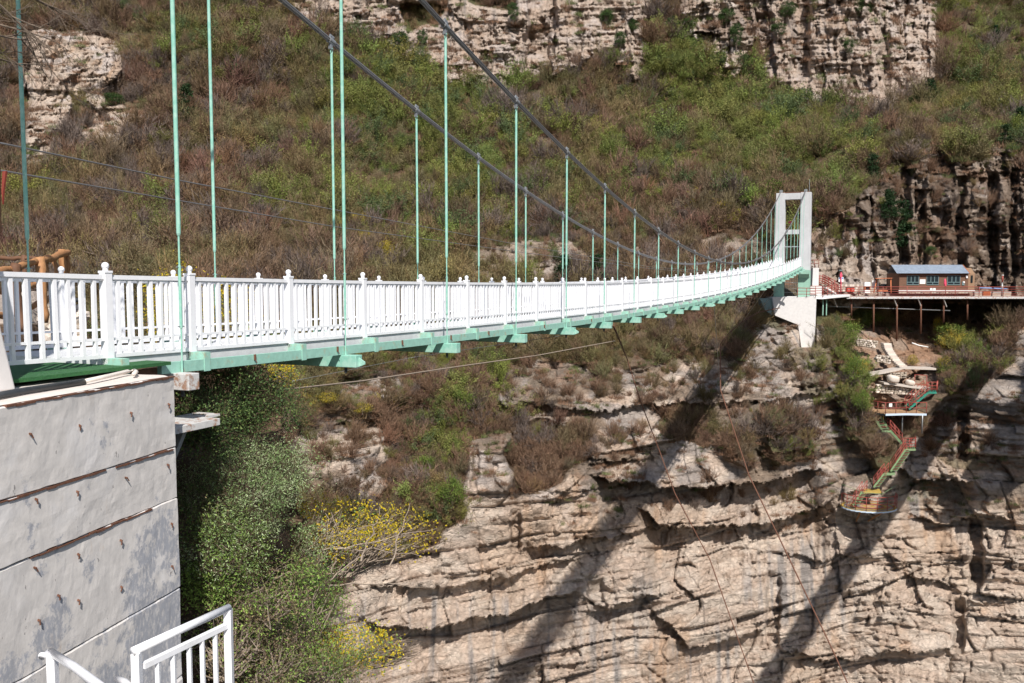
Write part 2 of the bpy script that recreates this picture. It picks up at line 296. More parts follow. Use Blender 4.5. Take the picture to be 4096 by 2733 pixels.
def terrain_fields(px, py):
    Yb = base_Y(px, py)
    nw = (fbm(px/90, py/90, 4, 3)-.5); nv = (fbm(px/90+9, py/90+4, 4, 8)-.5)
    qx = px+110*nw; qy = py+80*nv
    reg = {}
    rock = np.zeros(px.shape)
    for k, p in ROCK.items():
        s = inpoly(qx, qy, p).astype(float); reg[k] = s; rock = np.maximum(rock, s)
    for p in NOROCK: rock *= 1-inpoly(qx, qy, p)
    b = (py-CY)/F
    X = (px-CX)/F*Yb; Z = -(py-1127.)/F*Yb
    # displacement
    wx = X+1.2*(fbm(X/5, Z/5, 2, 61)-.5)*2
    far = smooth(95, 150, Yb)
    right = reg['right']; vert = np.clip(reg['up3']+reg['up2']+reg['up']*.85+right+reg['left'], 0, 1)
    a1, f1, b1 = strata(wx, Z, 3.3, 7.5, 11, dip=-.10)
    a2, f2, b2 = strata(wx+3, Z, 1.15, 2.6, 23, dip=-.03)
    a3, f3, b3 = strata(wx+7, Z, .40, 1.0, 37, dip=-.08)
    xu = (px-CX)/F*np.where(py < 520, 162., 110.)+1.0*(fbm(px/60, py/90, 3, 63)-.5)*2
    v1, _, _ = strata(Z*.8, xu, 2.0, 7., 41, dip=.0)
    v2, _, _ = strata(Z*.8+5, xu, .8, 2.4, 43, dip=.0)
    rough = fbm(X/9, Z/6, 3, 71); rm = smooth(.42, .62, rough)
    rg = 1-np.abs(fbm(X/3.2, Z/1.6, 4, 81)*2-1)
    gr = -.42*(np.exp(-(np.minimum(f1, 1-f1)/.035)**2))-.34*np.exp(-(np.minimum(f2, 1-f2)/.08)**2)*smooth(.35, .6, fbm(X/4, Z/3, 2, 88))-.25*np.exp(-(np.minimum(b1, 1-b1)/.02)**2)-.30*np.exp(-(np.minimum(b2, 1-b2)/.04)**2)*smooth(.4, .6, fbm(X/3, Z/5, 2, 89))
    D = (a1*1.5+a2*(.14+.80*rm)+a3*(.14+.46*rm)+(fbm(X/.8, Z/.5, 3, 83)-.5)*(.12+.3*rm)+(rg-.7)*.3+gr)*(1-.5*vert)
    D += (v1*2.2+v2*1.5+a1*.3+a2*.35+a3*.3+(fbm(X/1.3, Z/2.2, 4, 85)-.5)*1.8)*vert
    D += (fbm(X/16, Z/12, 3, 87)-.5)*5.0*(.4+.6*vert)+1.6*vert
    rk_ = rock.copy()
    if rock.ndim == 2 and min(rock.shape) > 40:      # soften only the relief where rock meets soil
        for ax_ in (0, 1):
            acc = np.zeros_like(rk_)
            for k_ in range(-5, 6): acc += np.roll(rk_, k_, ax_)
            rk_ = acc/11
    rk_ = smooth(.15, .85, rk_)
    D *= rk_*(1+.05*far)
    Dv = (fbm(X/6, Z/5, 5, 91)-.5)*3.4+(np.abs(fbm(X/4.5, Z/3.6, 2, 94)-.5))*-3.0+(fbm(X/20, Z/16, 3, 93)-.5)*7
    D = D+Dv*(1-rk_)
    wob = (fbm(px/55, py*0+3, 3, 95)-.5)*34+(fbm(px/14, py*0+7, 2, 96)-.5)*14
    for poly, dep, rec in OVER:
        xs = np.array([p[0] for p in poly], float); ys = np.array([p[1] for p in poly], float)
        yl = np.interp(px, xs, ys)+wob*(dep < 4.5); dy = py-yl
        e = smooth(xs[0]-30, xs[0]+70, px)*(1-smooth(xs[-1]-70, xs[-1]+30, px))
        D -= dep*e*np.where(dy > 0, np.clip(1-(dy/(rec*1.6))**1.6, 0, 1), 0)
        D += dep*.25*e*np.where(dy <= 0, np.exp(dy/60), 0)
    for x0, x1, y0, y1, dep in VREC:
        ww = 30*(fbm(py/45, px*0+x0, 3, 97)-.5)
        e = smooth(x0-8, x0+6, px+ww)*(1-smooth(x1-6, x1+8, px+ww))*smooth(y0-25, y0+25, py)*(1-smooth(y1-25, y1+25, py)); D -= dep*e
    # level ground under the far pier and station
    TYf = Yb-D
    foot = (px > 3196) & (px < 3266) & (py > 1180) & (py < 1392); TYf = np.where(foot, np.maximum(TYf, 97.), TYf)
    foot2 = (px > 3095) & (px < 3200) & (py > 1180) & (py < 1250); TYf = np.where(foot2, np.maximum(TYf, 95.5), TYf)
    return TYf, rock, reg, X, Z, rm, vert, f1, f2, Yb
def axis(lo, a, b, hi, st, so):
    return np.concatenate([np.arange(lo, a, so), np.arange(a, b, st), np.arange(b, hi+so, so)]).astype(float)
ax = axis(-700, -40, 4136, 4800, 4, 20); ay = axis(-500, -40, 2773, 3200, 4, 20)
PX, PY = np.meshgrid(ax, ay)
TY, rock, reg, TX_, TZ_, rm, vert, f1, f2, YB = terrain_fields(PX, PY)
def cam_pts(px, py, Y):
    a = (px-CX)/F; b = -(py-CY)/F; y = cp+b*sp; z = -sp+b*cp
    return a*Y/y, Y, z*Y/y
wx_, wy_, wz_ = cam_pts(PX, PY, TY)
VV = np.stack([wx_, wy_, wz_], -1)
# surface colours: rock, mineral streaks, soil, and shade mixed into the right cliff
def lerp(a, b, t): return a+(b-a)*t[..., None]
n1 = fbm(TX_/7, TZ_/7, 4, 101); n2 = fbm(TX_/1.5, TZ_/.8, 4, 103); n3 = fbm(TX_/.5, TZ_/7, 4, 105); n4 = fbm(TX_/14, TZ_/10, 3, 107); n5 = fbm(TX_/.25, TZ_/.25, 2, 109)
C = np.empty(PX.shape+(3,)); C[:] = (.43, .335, .268)
C = lerp(C, np.array([.49, .405, .335]), smooth(.4, .65, n2)); C = lerp(C, np.array([.38, .27, .19]), .45*smooth(.55, .72, n1))
C = lerp(C, np.array([.30, .285, .28]), .55*smooth(.5, .70, n3)*smooth(.5, .62, n4))
C = lerp(C, np.array([.15, .14, .135]), .55*smooth(.6, .74, n3)*smooth(.55, .66, n4))
C = lerp(C, np.array([.42, .27, .17]), .45*smooth(.55, .66, fbm(TX_/1.2+3, TZ_/5, 4, 119))*smooth(.5, .65, n1))
C = lerp(C, np.array([.52, .47, .45]), .6*smooth(.58, .7, fbm(TX_/2.5, TZ_/2, 4, 111))*smooth(2300, 1700, PY))
gl = np.clip(reg['mid']+reg['mid2']+smooth(2080, 1900, PY)*reg['low'], 0, 1)
C = lerp(C, np.array([.27, .235, .215]), gl*.85*smooth(.38, .6, fbm(TX_/1.8, TZ_/1.4, 4, 113)))
bk = np.clip(reg['back']+reg['back2']+reg['back3'], 0, 1); C = lerp(C, np.array([.22, .17, .13]), bk*(.45+.5*smooth(.4, .6, n2)))
dk = np.clip(reg['right'], 0, 1); C = lerp(C, np.array([.115, .082, .06]), dk*(.75+.25*smooth(.4, .6, n3))*(1-.5*smooth(.6, .7, n2))*(1-.65*smooth(3640, 3480, PX)*smooth(880, 980, PY)))  # right cliff: brown rock, with its shade put into the darker tone
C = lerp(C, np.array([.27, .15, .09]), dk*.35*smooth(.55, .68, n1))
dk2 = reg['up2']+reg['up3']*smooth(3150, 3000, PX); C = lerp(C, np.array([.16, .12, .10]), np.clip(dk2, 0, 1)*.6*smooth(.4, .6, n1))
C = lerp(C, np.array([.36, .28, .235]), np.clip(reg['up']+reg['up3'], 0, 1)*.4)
C = lerp(C, np.array([.24, .17, .125]), reg['terrace']*.7); C = lerp(C, np.array([.30, .15, .08]), reg['terrace']*.5*smooth(.45, .6, n2))
SO = np.empty_like(C); SO[:] = (.15, .108, .075); SO = lerp(SO, np.array([.10, .095, .045]), smooth(.45, .65, n4)); SO = lerp(SO, np.array([.24, .14, .09]), smooth(.6, .72, n2)*.7)
lich = rock*smooth(.5, .62, fbm(TX_/3.5+5, TZ_/1.5, 4, 117))*gl
rk2 = rock*(1-.75*lich)
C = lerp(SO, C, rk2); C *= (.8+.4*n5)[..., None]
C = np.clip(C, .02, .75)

def terrain_material():
    m = bpy.data.materials.new('rock_and_soil'); m.use_nodes = True; n = m.node_tree; L = n.links; B = n.nodes['Principled BSDF']
    B.inputs['Roughness'].default_value = .9; B.inputs['Specular IOR Level'].default_value = .2
    at = n.nodes.new('ShaderNodeAttribute'); at.attribute_name = 'Col'
    tc = n.nodes.new('ShaderNodeTexCoord')
    nz = n.nodes.new('ShaderNodeTexNoise'); nz.inputs['Scale'].default_value = 3.0; nz.inputs['Detail'].default_value = 9; nz.inputs['Roughness'].default_value = .72
    mp = n.nodes.new('ShaderNodeMapping'); mp.inputs['Scale'].default_value = (1, 1, 1.9); L.new(tc.outputs['Object'], mp.inputs[0]); L.new(mp.outputs[0], nz.inputs[0])
    mr = n.nodes.new('ShaderNodeMapRange'); mr.inputs[1].default_value = .3; mr.inputs[2].default_value = .7; mr.inputs[3].default_value = .78; mr.inputs[4].default_value = 1.22; L.new(nz.outputs['Fac'], mr.inputs[0])
    mx = n.nodes.new('ShaderNodeMix'); mx.data_type = 'RGBA'; mx.blend_type = 'MULTIPLY'; mx.inputs[0].default_value = 1
    L.new(at.outputs['Color'], mx.inputs[6]); L.new(mr.outputs[0], mx.inputs[7]); L.new(mx.outputs[2], B.inputs['Base Color'])
    ns = n.nodes.new('ShaderNodeTexNoise'); ns.inputs['Scale'].default_value = 1.1; ns.inputs['Detail'].default_value = 3; L.new(tc.outputs['Object'], ns.inputs[0])
    vs_ = n.nodes.new('ShaderNodeVectorMath'); vs_.operation = 'MULTIPLY_ADD'; vs_.inputs[1].default_value = (.9, .9, .9); L.new(ns.outputs['Color'], vs_.inputs[0]); L.new(tc.outputs['Object'], vs_.inputs[2])
    m2 = n.nodes.new('ShaderNodeMapping'); m2.inputs['Scale'].default_value = (1.0, 1.0, 2.1); L.new(vs_.outputs[0], m2.inputs[0])
    hs = [nz.outputs['Fac']]
    for sc_, am in ((.9, .55), (2.3, .30)):
        v1_ = n.nodes.new('ShaderNodeTexVoronoi'); v1_.inputs['Scale'].default_value = sc_; L.new(m2.outputs[0], v1_.inputs['Vector'])
        v2_ = n.nodes.new('ShaderNodeTexVoronoi'); v2_.feature = 'DISTANCE_TO_EDGE'; v2_.inputs['Scale'].default_value = sc_; L.new(m2.outputs[0], v2_.inputs['Vector'])
        sp_ = n.nodes.new('ShaderNodeSeparateColor'); L.new(v1_.outputs['Color'], sp_.inputs[0])
        r_ = n.nodes.new('ShaderNodeMapRange'); r_.inputs[1].default_value = 0; r_.inputs[2].default_value = .07; r_.inputs[3].default_value = -am; r_.inputs[4].default_value = 0; L.new(v2_.outputs['Distance'], r_.inputs[0])
        a_ = n.nodes.new('ShaderNodeMath'); a_.operation = 'MULTIPLY_ADD'; a_.inputs[1].default_value = am*1.3; L.new(sp_.outputs[0], a_.inputs[0]); L.new(r_.outputs[0], a_.inputs[2]); hs.append(a_.outputs[0])
    a1_ = n.nodes.new('ShaderNodeMath'); a1_.operation = 'ADD'; L.new(hs[0], a1_.inputs[0]); L.new(hs[1], a1_.inputs[1])
    a2_ = n.nodes.new('ShaderNodeMath'); a2_.operation = 'ADD'; L.new(a1_.outputs[0], a2_.inputs[0]); L.new(hs[2], a2_.inputs[1])
    bp = n.nodes.new('ShaderNodeBump'); bp.inputs['Strength'].default_value = .75; bp.inputs['Distance'].default_value = .22; L.new(a2_.outputs[0], bp.inputs['Height']); L.new(bp.outputs[0], B.inputs['Normal'])
    return m
M['terrain'] = terrain_material()
def grid_obj(name, V, Cc, mat):
    h, w_, _ = V.shape; me = bpy.data.meshes.new(name)
    i = np.arange(h*w_).reshape(h, w_); q = np.stack([i[:-1, :-1], i[1:, :-1], i[1:, 1:], i[:-1, 1:]], -1).reshape(-1, 4)
    me.vertices.add(h*w_); me.vertices.foreach_set('co', V.reshape(-1).astype(np.float32))
    me.loops.add(q.size); me.loops.foreach_set('vertex_index', q.reshape(-1).astype(np.int32))
    me.polygons.add(len(q)); me.polygons.foreach_set('loop_start', np.arange(0, q.size, 4, dtype=np.int32)); me.polygons.foreach_set('loop_total', np.full(len(q), 4, np.int32))
    me.update(calc_edges=True)
    ca = me.color_attributes.new('Col', 'FLOAT_COLOR', 'POINT'); ca.data.foreach_set('color', np.concatenate([Cc, np.ones(Cc.shape[:2]+(1,))], -1).reshape(-1).astype(np.float32))
    me.materials.append(mat); o = bpy.data.objects.new(name, me); COL.objects.link(o); return o
ia = int(np.searchsorted(ay, 520)); ib = int(np.searchsorted(ay, 1240))
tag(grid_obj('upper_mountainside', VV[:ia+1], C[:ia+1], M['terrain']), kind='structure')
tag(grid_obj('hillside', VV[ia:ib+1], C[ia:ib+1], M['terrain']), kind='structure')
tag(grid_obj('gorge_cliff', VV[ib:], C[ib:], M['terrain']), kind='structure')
_ix = lambda px: np.clip(np.searchsorted(ax, px), 0, len(ax)-1)
_iy = lambda py: np.clip(np.searchsorted(ay, py), 0, len(ay)-1)
def terr(px, py): return VV[_iy(py), _ix(px)]

# ---------------------------------------------------------------- plant meshes (numpy)
def mesh_np(name, V, Fc, vcol=None, mat=None):
    """V (n,3), Fc (m,k) equal-size faces, vcol (n,3)"""
    me = bpy.data.meshes.new(name); k = Fc.shape[1]
    me.vertices.add(len(V)); me.vertices.foreach_set('co', np.asarray(V, np.float32).reshape(-1))
    me.loops.add(Fc.size); me.loops.foreach_set('vertex_index', Fc.reshape(-1).astype(np.int32))
    me.polygons.add(len(Fc)); me.polygons.foreach_set('loop_start', np.arange(0, Fc.size, k, dtype=np.int32)); me.polygons.foreach_set('loop_total', np.full(len(Fc), k, np.int32))
    me.update(calc_edges=True)
    if vcol is not None:
        ca = me.color_attributes.new('v', 'FLOAT_COLOR', 'POINT'); ca.data.foreach_set('color', np.concatenate([vcol, np.ones((len(V), 1))], 1).reshape(-1).astype(np.float32))
    if mat: me.materials.append(mat)
    return me
def leaves(cen, size, q, col, jit=.25, up=.3, narrow=1.0):
    """leaf triangles/quads at centres"""
    n = len(cen); a = q.normal(size=(n, 3)); a[:, 2] += up; a /= np.linalg.norm(a, axis=1)[:, None]
    b = np.cross(a, q.normal(size=(n, 3))); b /= np.linalg.norm(b, axis=1)[:, None]; c = np.cross(a, b)
    s = (size*q.uniform(.6, 1.3, n))[:, None]
    P = np.stack([cen-b*s, cen-c*s*.45*narrow, cen+b*s, cen+c*s*.45*narrow], 1).reshape(-1, 3)
    Fc = np.arange(n*4).reshape(n, 4)
    v = np.repeat(col*(1+jit*q.uniform(-1, 1, (n, 1))), 4, 0)
    return P, Fc, v
def twigs(p, d, ln, wd, q, col, jit=.3):
    """thin blades: triangle strips from p along d"""
    n = len(p); x = np.cross(d, q.normal(size=(n, 3))); x /= np.linalg.norm(x, axis=1)[:, None]
    tip = p+d*ln[:, None]; x = x*wd[:, None]
    P = np.stack([p-x, p+x, tip+x*.25, tip-x*.25], 1).reshape(-1, 3)
    return P, np.arange(n*4).reshape(n, 4), np.repeat(col*(1+jit*q.uniform(-1, 1, (n, 1))), 4, 0)
def cat(parts):
    V = []; Fc = []; C_ = []; n = 0
    for p, f, c in parts: V.append(p); Fc.append(f+n); C_.append(c); n += len(p)
    return np.concatenate(V), np.concatenate(Fc), np.concatenate(C_)
def brush_mesh(name, seed, kind):
    q = np.random.default_rng(seed); parts = []
    ns = {'bare': 34, 'mixed': 26, 'leafy': 18}[kind]
    th = q.uniform(0, 2*np.pi, ns); el = q.uniform(.15, 1.0, ns)**.7*np.pi/2
    d = np.stack([np.cos(th)*np.cos(el), np.sin(th)*np.cos(el), np.sin(el)], 1)
    base = q.normal(size=(ns, 3))*[.12, .12, 0]; ln = q.uniform(.55, 1.05, ns)
    parts.append(twigs(base, d, ln, np.full(ns, .016), q, np.array([.62, .55, .5])))
    m = {'bare': 24, 'mixed': 16, 'leafy': 8}[kind]
    t = q.uniform(.25, 1, (ns, m)); p = (base[:, None]+d[:, None]*(ln[:, None]*t)[..., None]).reshape(-1, 3)
    dd = np.repeat(d, m, 0)+q.normal(size=(ns*m, 3))*.55; dd[:, 2] += .35; dd /= np.linalg.norm(dd, axis=1)[:, None]
    l2 = q.uniform(.12, .34, ns*m)
    parts.append(twigs(p, dd, l2, np.full(ns*m, .0075), q, np.array([.95, .95, .95])))
    nl = {'bare': 260, 'mixed': 1000, 'leafy': 1900}[kind]
    i = q.integers(0, ns*m, nl); c = p[i]+dd[i]*(l2[i]*q.uniform(.4, 1.15, nl))[:, None]+q.normal(size=(nl, 3))*.05
    parts.append(leaves(c, np.full(nl, .021 if kind != 'leafy' else .026), q, np.array([1.05, 1.05, 1.0]), .22))
    V, Fc, cc = cat(parts); return mesh_np(name, V, Fc, cc, M['brush'])
def gn_scatter(name, label, pts, scale, rot, tint, protos, kind='stuff', cat_='shrubs'):
    """one object: points instancing unlinked prototype shrubs"""
    n = len(pts); me = bpy.data.meshes.new(name); me.vertices.add(n); me.vertices.foreach_set('co', pts.astype(np.float32).reshape(-1))
    for nm, ty, arr in (('sc', 'FLOAT_VECTOR', scale), ('rt', 'FLOAT_VECTOR', rot), ('tint', 'FLOAT_COLOR', np.concatenate([tint, np.ones((n, 1))], 1))):
        a = me.attributes.new(nm, ty, 'POINT'); a.data.foreach_set('color' if ty == 'FLOAT_COLOR' else 'vector', arr.astype(np.float32).reshape(-1))
    a = me.attributes.new('pk', 'INT', 'POINT'); a.data.foreach_set('value', rng.integers(0, len(protos), n).astype(np.int32))
    o = bpy.data.objects.new(name, me); COL.objects.link(o)
    g = bpy.data.node_groups.new(name+'_scatter', 'GeometryNodeTree')
    g.interface.new_socket('Geometry', in_out='INPUT', socket_type='NodeSocketGeometry'); g.interface.new_socket('Geometry', in_out='OUTPUT', socket_type='NodeSocketGeometry')
    gi = g.nodes.new('NodeGroupInput'); go = g.nodes.new('NodeGroupOutput'); ip = g.nodes.new('GeometryNodeInstanceOnPoints'); gl_ = g.nodes.new('GeometryNodeGeometryToInstance')
    def na(nm, dt):
        x = g.nodes.new('GeometryNodeInputNamedAttribute'); x.data_type = dt; x.inputs[0].default_value = nm; return x.outputs[0]
    for pr in protos[::-1]:
        oi = g.nodes.new('GeometryNodeObjectInfo'); oi.inputs[0].default_value = pr; g.links.new(oi.outputs['Geometry'], gl_.inputs[0])
    mp = g.nodes.new('GeometryNodeMeshToPoints'); g.links.new(gi.outputs[0], mp.inputs[0])
    g.links.new(mp.outputs[0], ip.inputs['Points']); g.links.new(gl_.outputs[0], ip.inputs['Instance']); ip.inputs['Pick Instance'].default_value = True
    g.links.new(na('pk', 'INT'), ip.inputs['Instance Index']); g.links.new(na('rt', 'FLOAT_VECTOR'), ip.inputs['Rotation']); g.links.new(na('sc', 'FLOAT_VECTOR'), ip.inputs['Scale'])
    g.links.new(ip.outputs[0], go.inputs[0])
    md = o.modifiers.new('scatter', 'NODES'); md.node_group = g
    return tag(o, label, cat_, kind=kind)
protos = {}
for kd, cnt in (('bare', 4), ('mixed', 4), ('leafy', 4)):
    protos[kd] = [bpy.data.objects.new('brush_'+kd, brush_mesh('brush_'+kd, 300+i*7+len(kd), kd)) for i in range(cnt)]

def scatter(n, seed, xr=(-650, 4750), yr=(-450, 2900)):
    q = np.random.default_rng(seed); px = q.uniform(*xr, n); py = q.uniform(*yr, n); ix = _ix(px); iy = _iy(py)
    return q, px, py, VV[iy, ix], rock[iy, ix], {k: v[iy, ix] for k, v in reg.items()}, TX_[iy, ix], TZ_[iy, ix]
def greenness(px, py):   # where the fresh spring green stands (photo regions), 0..1
    g = np.zeros_like(px)
    for x, y, rx, ry, a in [(1550, 330, 300, 170, .9), (1800, 480, 330, 190, .9), (1450, 480, 200, 130, .6), (2750, 330, 230, 240, 1.), (2980, 560, 200, 260, .8), (1500, 700, 260, 200, .55), (1900, 700, 250, 230, .7), (2600, 640, 240, 200, .5),
                            (3150, 520, 260, 120, .7), (3350, 650, 170, 190, .6), (3900, 250, 250, 300, .7), (3850, 30, 250, 120, .6), (860, 120, 200, 150, .45), (560, 900, 200, 90, .15), (1700, 940, 200, 100, .5), (3400, 1350, 110, 260, .9), (3430, 1500, 90, 160, .95), (3800, 1430, 160, 180, .45),
                            (2200, 800, 200, 120, .4), (1500, 850, 200, 150, .55), (1050, 760, 150, 120, .35), (1850, 1560, 200, 150, .45), (1750, 1750, 130, 200, .5), (1350, 1400, 300, 90, .5), (1800, 1980, 150, 80, .6), (4050, 560, 200, 150, .6), (3600, 340, 60, 80, .4)]:
        g = np.maximum(g, a*np.exp(-((px-x)/rx)**2-((py-y)/ry)**2))
    return g
def yellowness(px, py):
    g = np.zeros_like(px)
    for x, y, rx, ry, a in [(1470, 960, 70, 60, 1.), (1540, 1000, 60, 50, 1.), (1340, 890, 60, 40, .6), (2750, 830, 110, 50, .5), (2900, 830, 60, 50, .6), (3270, 590, 50, 30, 1.), (3080, 590, 40, 30, .8), (3650, 1420, 60, 40, .3), (3760, 1320, 50, 60, .6), (3830, 1460, 60, 40, .6), (1300, 1600, 110, 50, .7), (1450, 1640, 80, 50, .6), (1600, 1580, 90, 50, .6),
                            (1110, 1490, 60, 50, .8), (3020, 780, 40, 40, .7), (3800, 40, 80, 40, .7), (1800, 800, 90, 120, .35), (3420, 1480, 40, 60, .7), (1600, 1940, 40, 50, .6), (2180, 1490, 50, 50, .7), (2560, 800, 50, 40, .5)]:
        g = np.maximum(g, a*np.exp(-((px-x)/rx)**2-((py-y)/ry)**2))
    return g
def keep_out(px, py):   # station, far pier, stone path and stairs stay clear
    k = inpoly(px, py, [(3070, 1060), (4120, 1030), (4120, 1235), (3860, 1240), (3420, 1245), (3290, 1300), (3290, 1420), (3180, 1420), (3180, 1300), (3070, 1230)])
    k |= inpoly(px, py, [(3480, 1400), (3560, 1370), (3740, 1380), (3760, 1470), (3760, 1580), (3720, 1680), (3560, 1700), (3700, 1790), (3650, 1900), (3600, 2070), (3350, 2070), (3340, 1960), (3480, 1900), (3560, 1800), (3460, 1690), (3470, 1540)])
    return k
q, px, py, P, rk, rg_, tx, tz = scatter(38000, 51)
den = fbm(tx/5, tz/4, 3, 201)
gn_ = greenness(px, py)*smooth(.25, .6, fbm(px/120, py/90, 3, 203)+.15); yl = yellowness(px, py)
lowedge = (py > 1240)
pr = np.where(rk > .5, np.where(lowedge, .42*smooth(.46, .58, den)*smooth(2120, 1700, py), .10*smooth(.5, .6, den)), 1.0)
pr = np.where((rg_['right'] > .5) & (rk > .5), .42*smooth(.42, .6, den)+.5*smooth(3560, 3300, px)*smooth(1060, 950, py), pr)
pr = np.where(rg_['left'] > .5, pr*.4, pr); pr = np.where((rg_['back']+rg_['back2']+rg_['back3'] > .5) & (rk > .5), .6, pr); pr = np.where((rg_['mid']+rg_['mid2'] > .5) & (rk > .5), np.maximum(pr*.8, .20), pr)
ok = (q.uniform(size=len(px)) < pr) & ~keep_out(px, py)
q2 = q.uniform(size=len(px)); n_c = fbm(tx/9, tz/7, 3, 207); n_d = fbm(tx/3, tz/3, 2, 208)
kind = np.where(q2 < yl*.22, 3, np.where(q2 < gn_*1.1+.03*(n_d > .55), 2, np.where(n_c+.25*(q2-.5) > .57, 1, 0)))
cols = np.array([[.190, .126, .080], [.182, .145, .072], [.170, .185, .052], [.46, .37, .07]])
tint = cols[kind]*(1+.22*q.uniform(-1, 1, (len(px), 1)))*(1+.12*q.uniform(-1, 1, (len(px), 3)))
tint = tint*(.80+.55*fbm(tx/3.2, tz/2.6, 2, 233))[:, None]*1.0
pp = (kind == 0) & (q.uniform(size=len(px)) < .18*(1+(n_d > .5))); tint[pp] = np.array([.175, .135, .115])*(1+.3*q.uniform(-1, 1, (pp.sum(), 1)))
pg = (kind == 2) & (q.uniform(size=len(px)) < .18); tint[pg] = np.array([.10, .135, .055])
rb = (kind == 0) & (lowedge | (rk > .5)) & (q.uniform(size=len(px)) < .35); tint[rb] = np.array([.24, .15, .10])
big = q.uniform(size=len(px)) < .22; sz = np.where(big, q.uniform(2.4, 4.2, len(px)), q.uniform(1.1, 2.3, len(px))); sz = np.where(rk > .5, sz*.45, sz); sz = np.where(lowedge & (rk <= .5), sz*.6, sz); sz = np.where(P[:, 1] > 140, sz*1.15, sz)
sc3 = np.stack([sz*q.uniform(.8, 1.25, len(px)), sz*q.uniform(.8, 1.25, len(px)), sz*q.uniform(.75, 1.25, len(px))], 1)
rt3 = np.stack([q.uniform(.0, .45, len(px)), q.uniform(-.2, .2, len(px)), q.uniform(0, 6.28, len(px))], 1)
for nm, lb, ks, pk_ in (('bare_brush', 'brown and grey leafless scrub covering the mountainside and ledges', (0,), 'bare'), ('budding_brush', 'olive scrub just coming into leaf across the mountainside', (1,), 'mixed'), ('green_brush', 'fresh green and yellow flowering scrub in patches on the mountainside', (2, 3), 'leafy')):
    s = ok & np.isin(kind, ks)
    gn_scatter(nm, lb, P[s]-np.array([0, 0, .1]), sc3[s], rt3[s], tint[s], protos[pk_])
# dry grass and low weeds that soften soil and ledges
def grass_mesh(seed):
    q = np.random.default_rng(seed); n = 110
    p = q.normal(size=(n, 3))*[.35, .35, 0]; d = q.normal(size=(n, 3))*.45+[0, 0, 1]; d /= np.linalg.norm(d, axis=1)[:, None]
    V, Fc, c = twigs(p, d, q.uniform(.25, .6, n), np.full(n, .02), q, np.array([1., 1, 1])); return mesh_np('grass_tuft', V, Fc, c, M['brush'])
tuft = [bpy.data.objects.new('grass_tuft', grass_mesh(i+900)) for i in range(3)]
q, px, py, P, rk, rg_, tx, tz = scatter(42000, 61, yr=(-300, 2300))
den = fbm(tx/2.2, tz/1.0, 3, 211)
prg = np.where(rk > .5, .55*smooth(.5, .6, den)*smooth(2200, 1800, py), .55)
ok = (q.uniform(size=len(px)) < prg) & ~keep_out(px, py)
tg = np.where(q.uniform(size=(len(px), 1)) < .75, np.array([[.23, .135, .085]]), np.array([[.12, .14, .05]]))*(1+.35*q.uniform(-1, 1, (len(px), 1)))
sg = q.uniform(.6, 1.5, len(px))[:, None]*np.ones(3)*(.6+.6*(P[:, 1:2] > 115))
gn_scatter('dry_grass', 'dry reddish brown grass and weeds tufting the slopes and rock ledges', P[ok], sg[ok], np.stack([q.uniform(-.2, .4, len(px)), q.uniform(-.2, .2, len(px)), q.uniform(0, 6.28, len(px))], 1)[ok], tg[ok], tuft, cat_='grass')

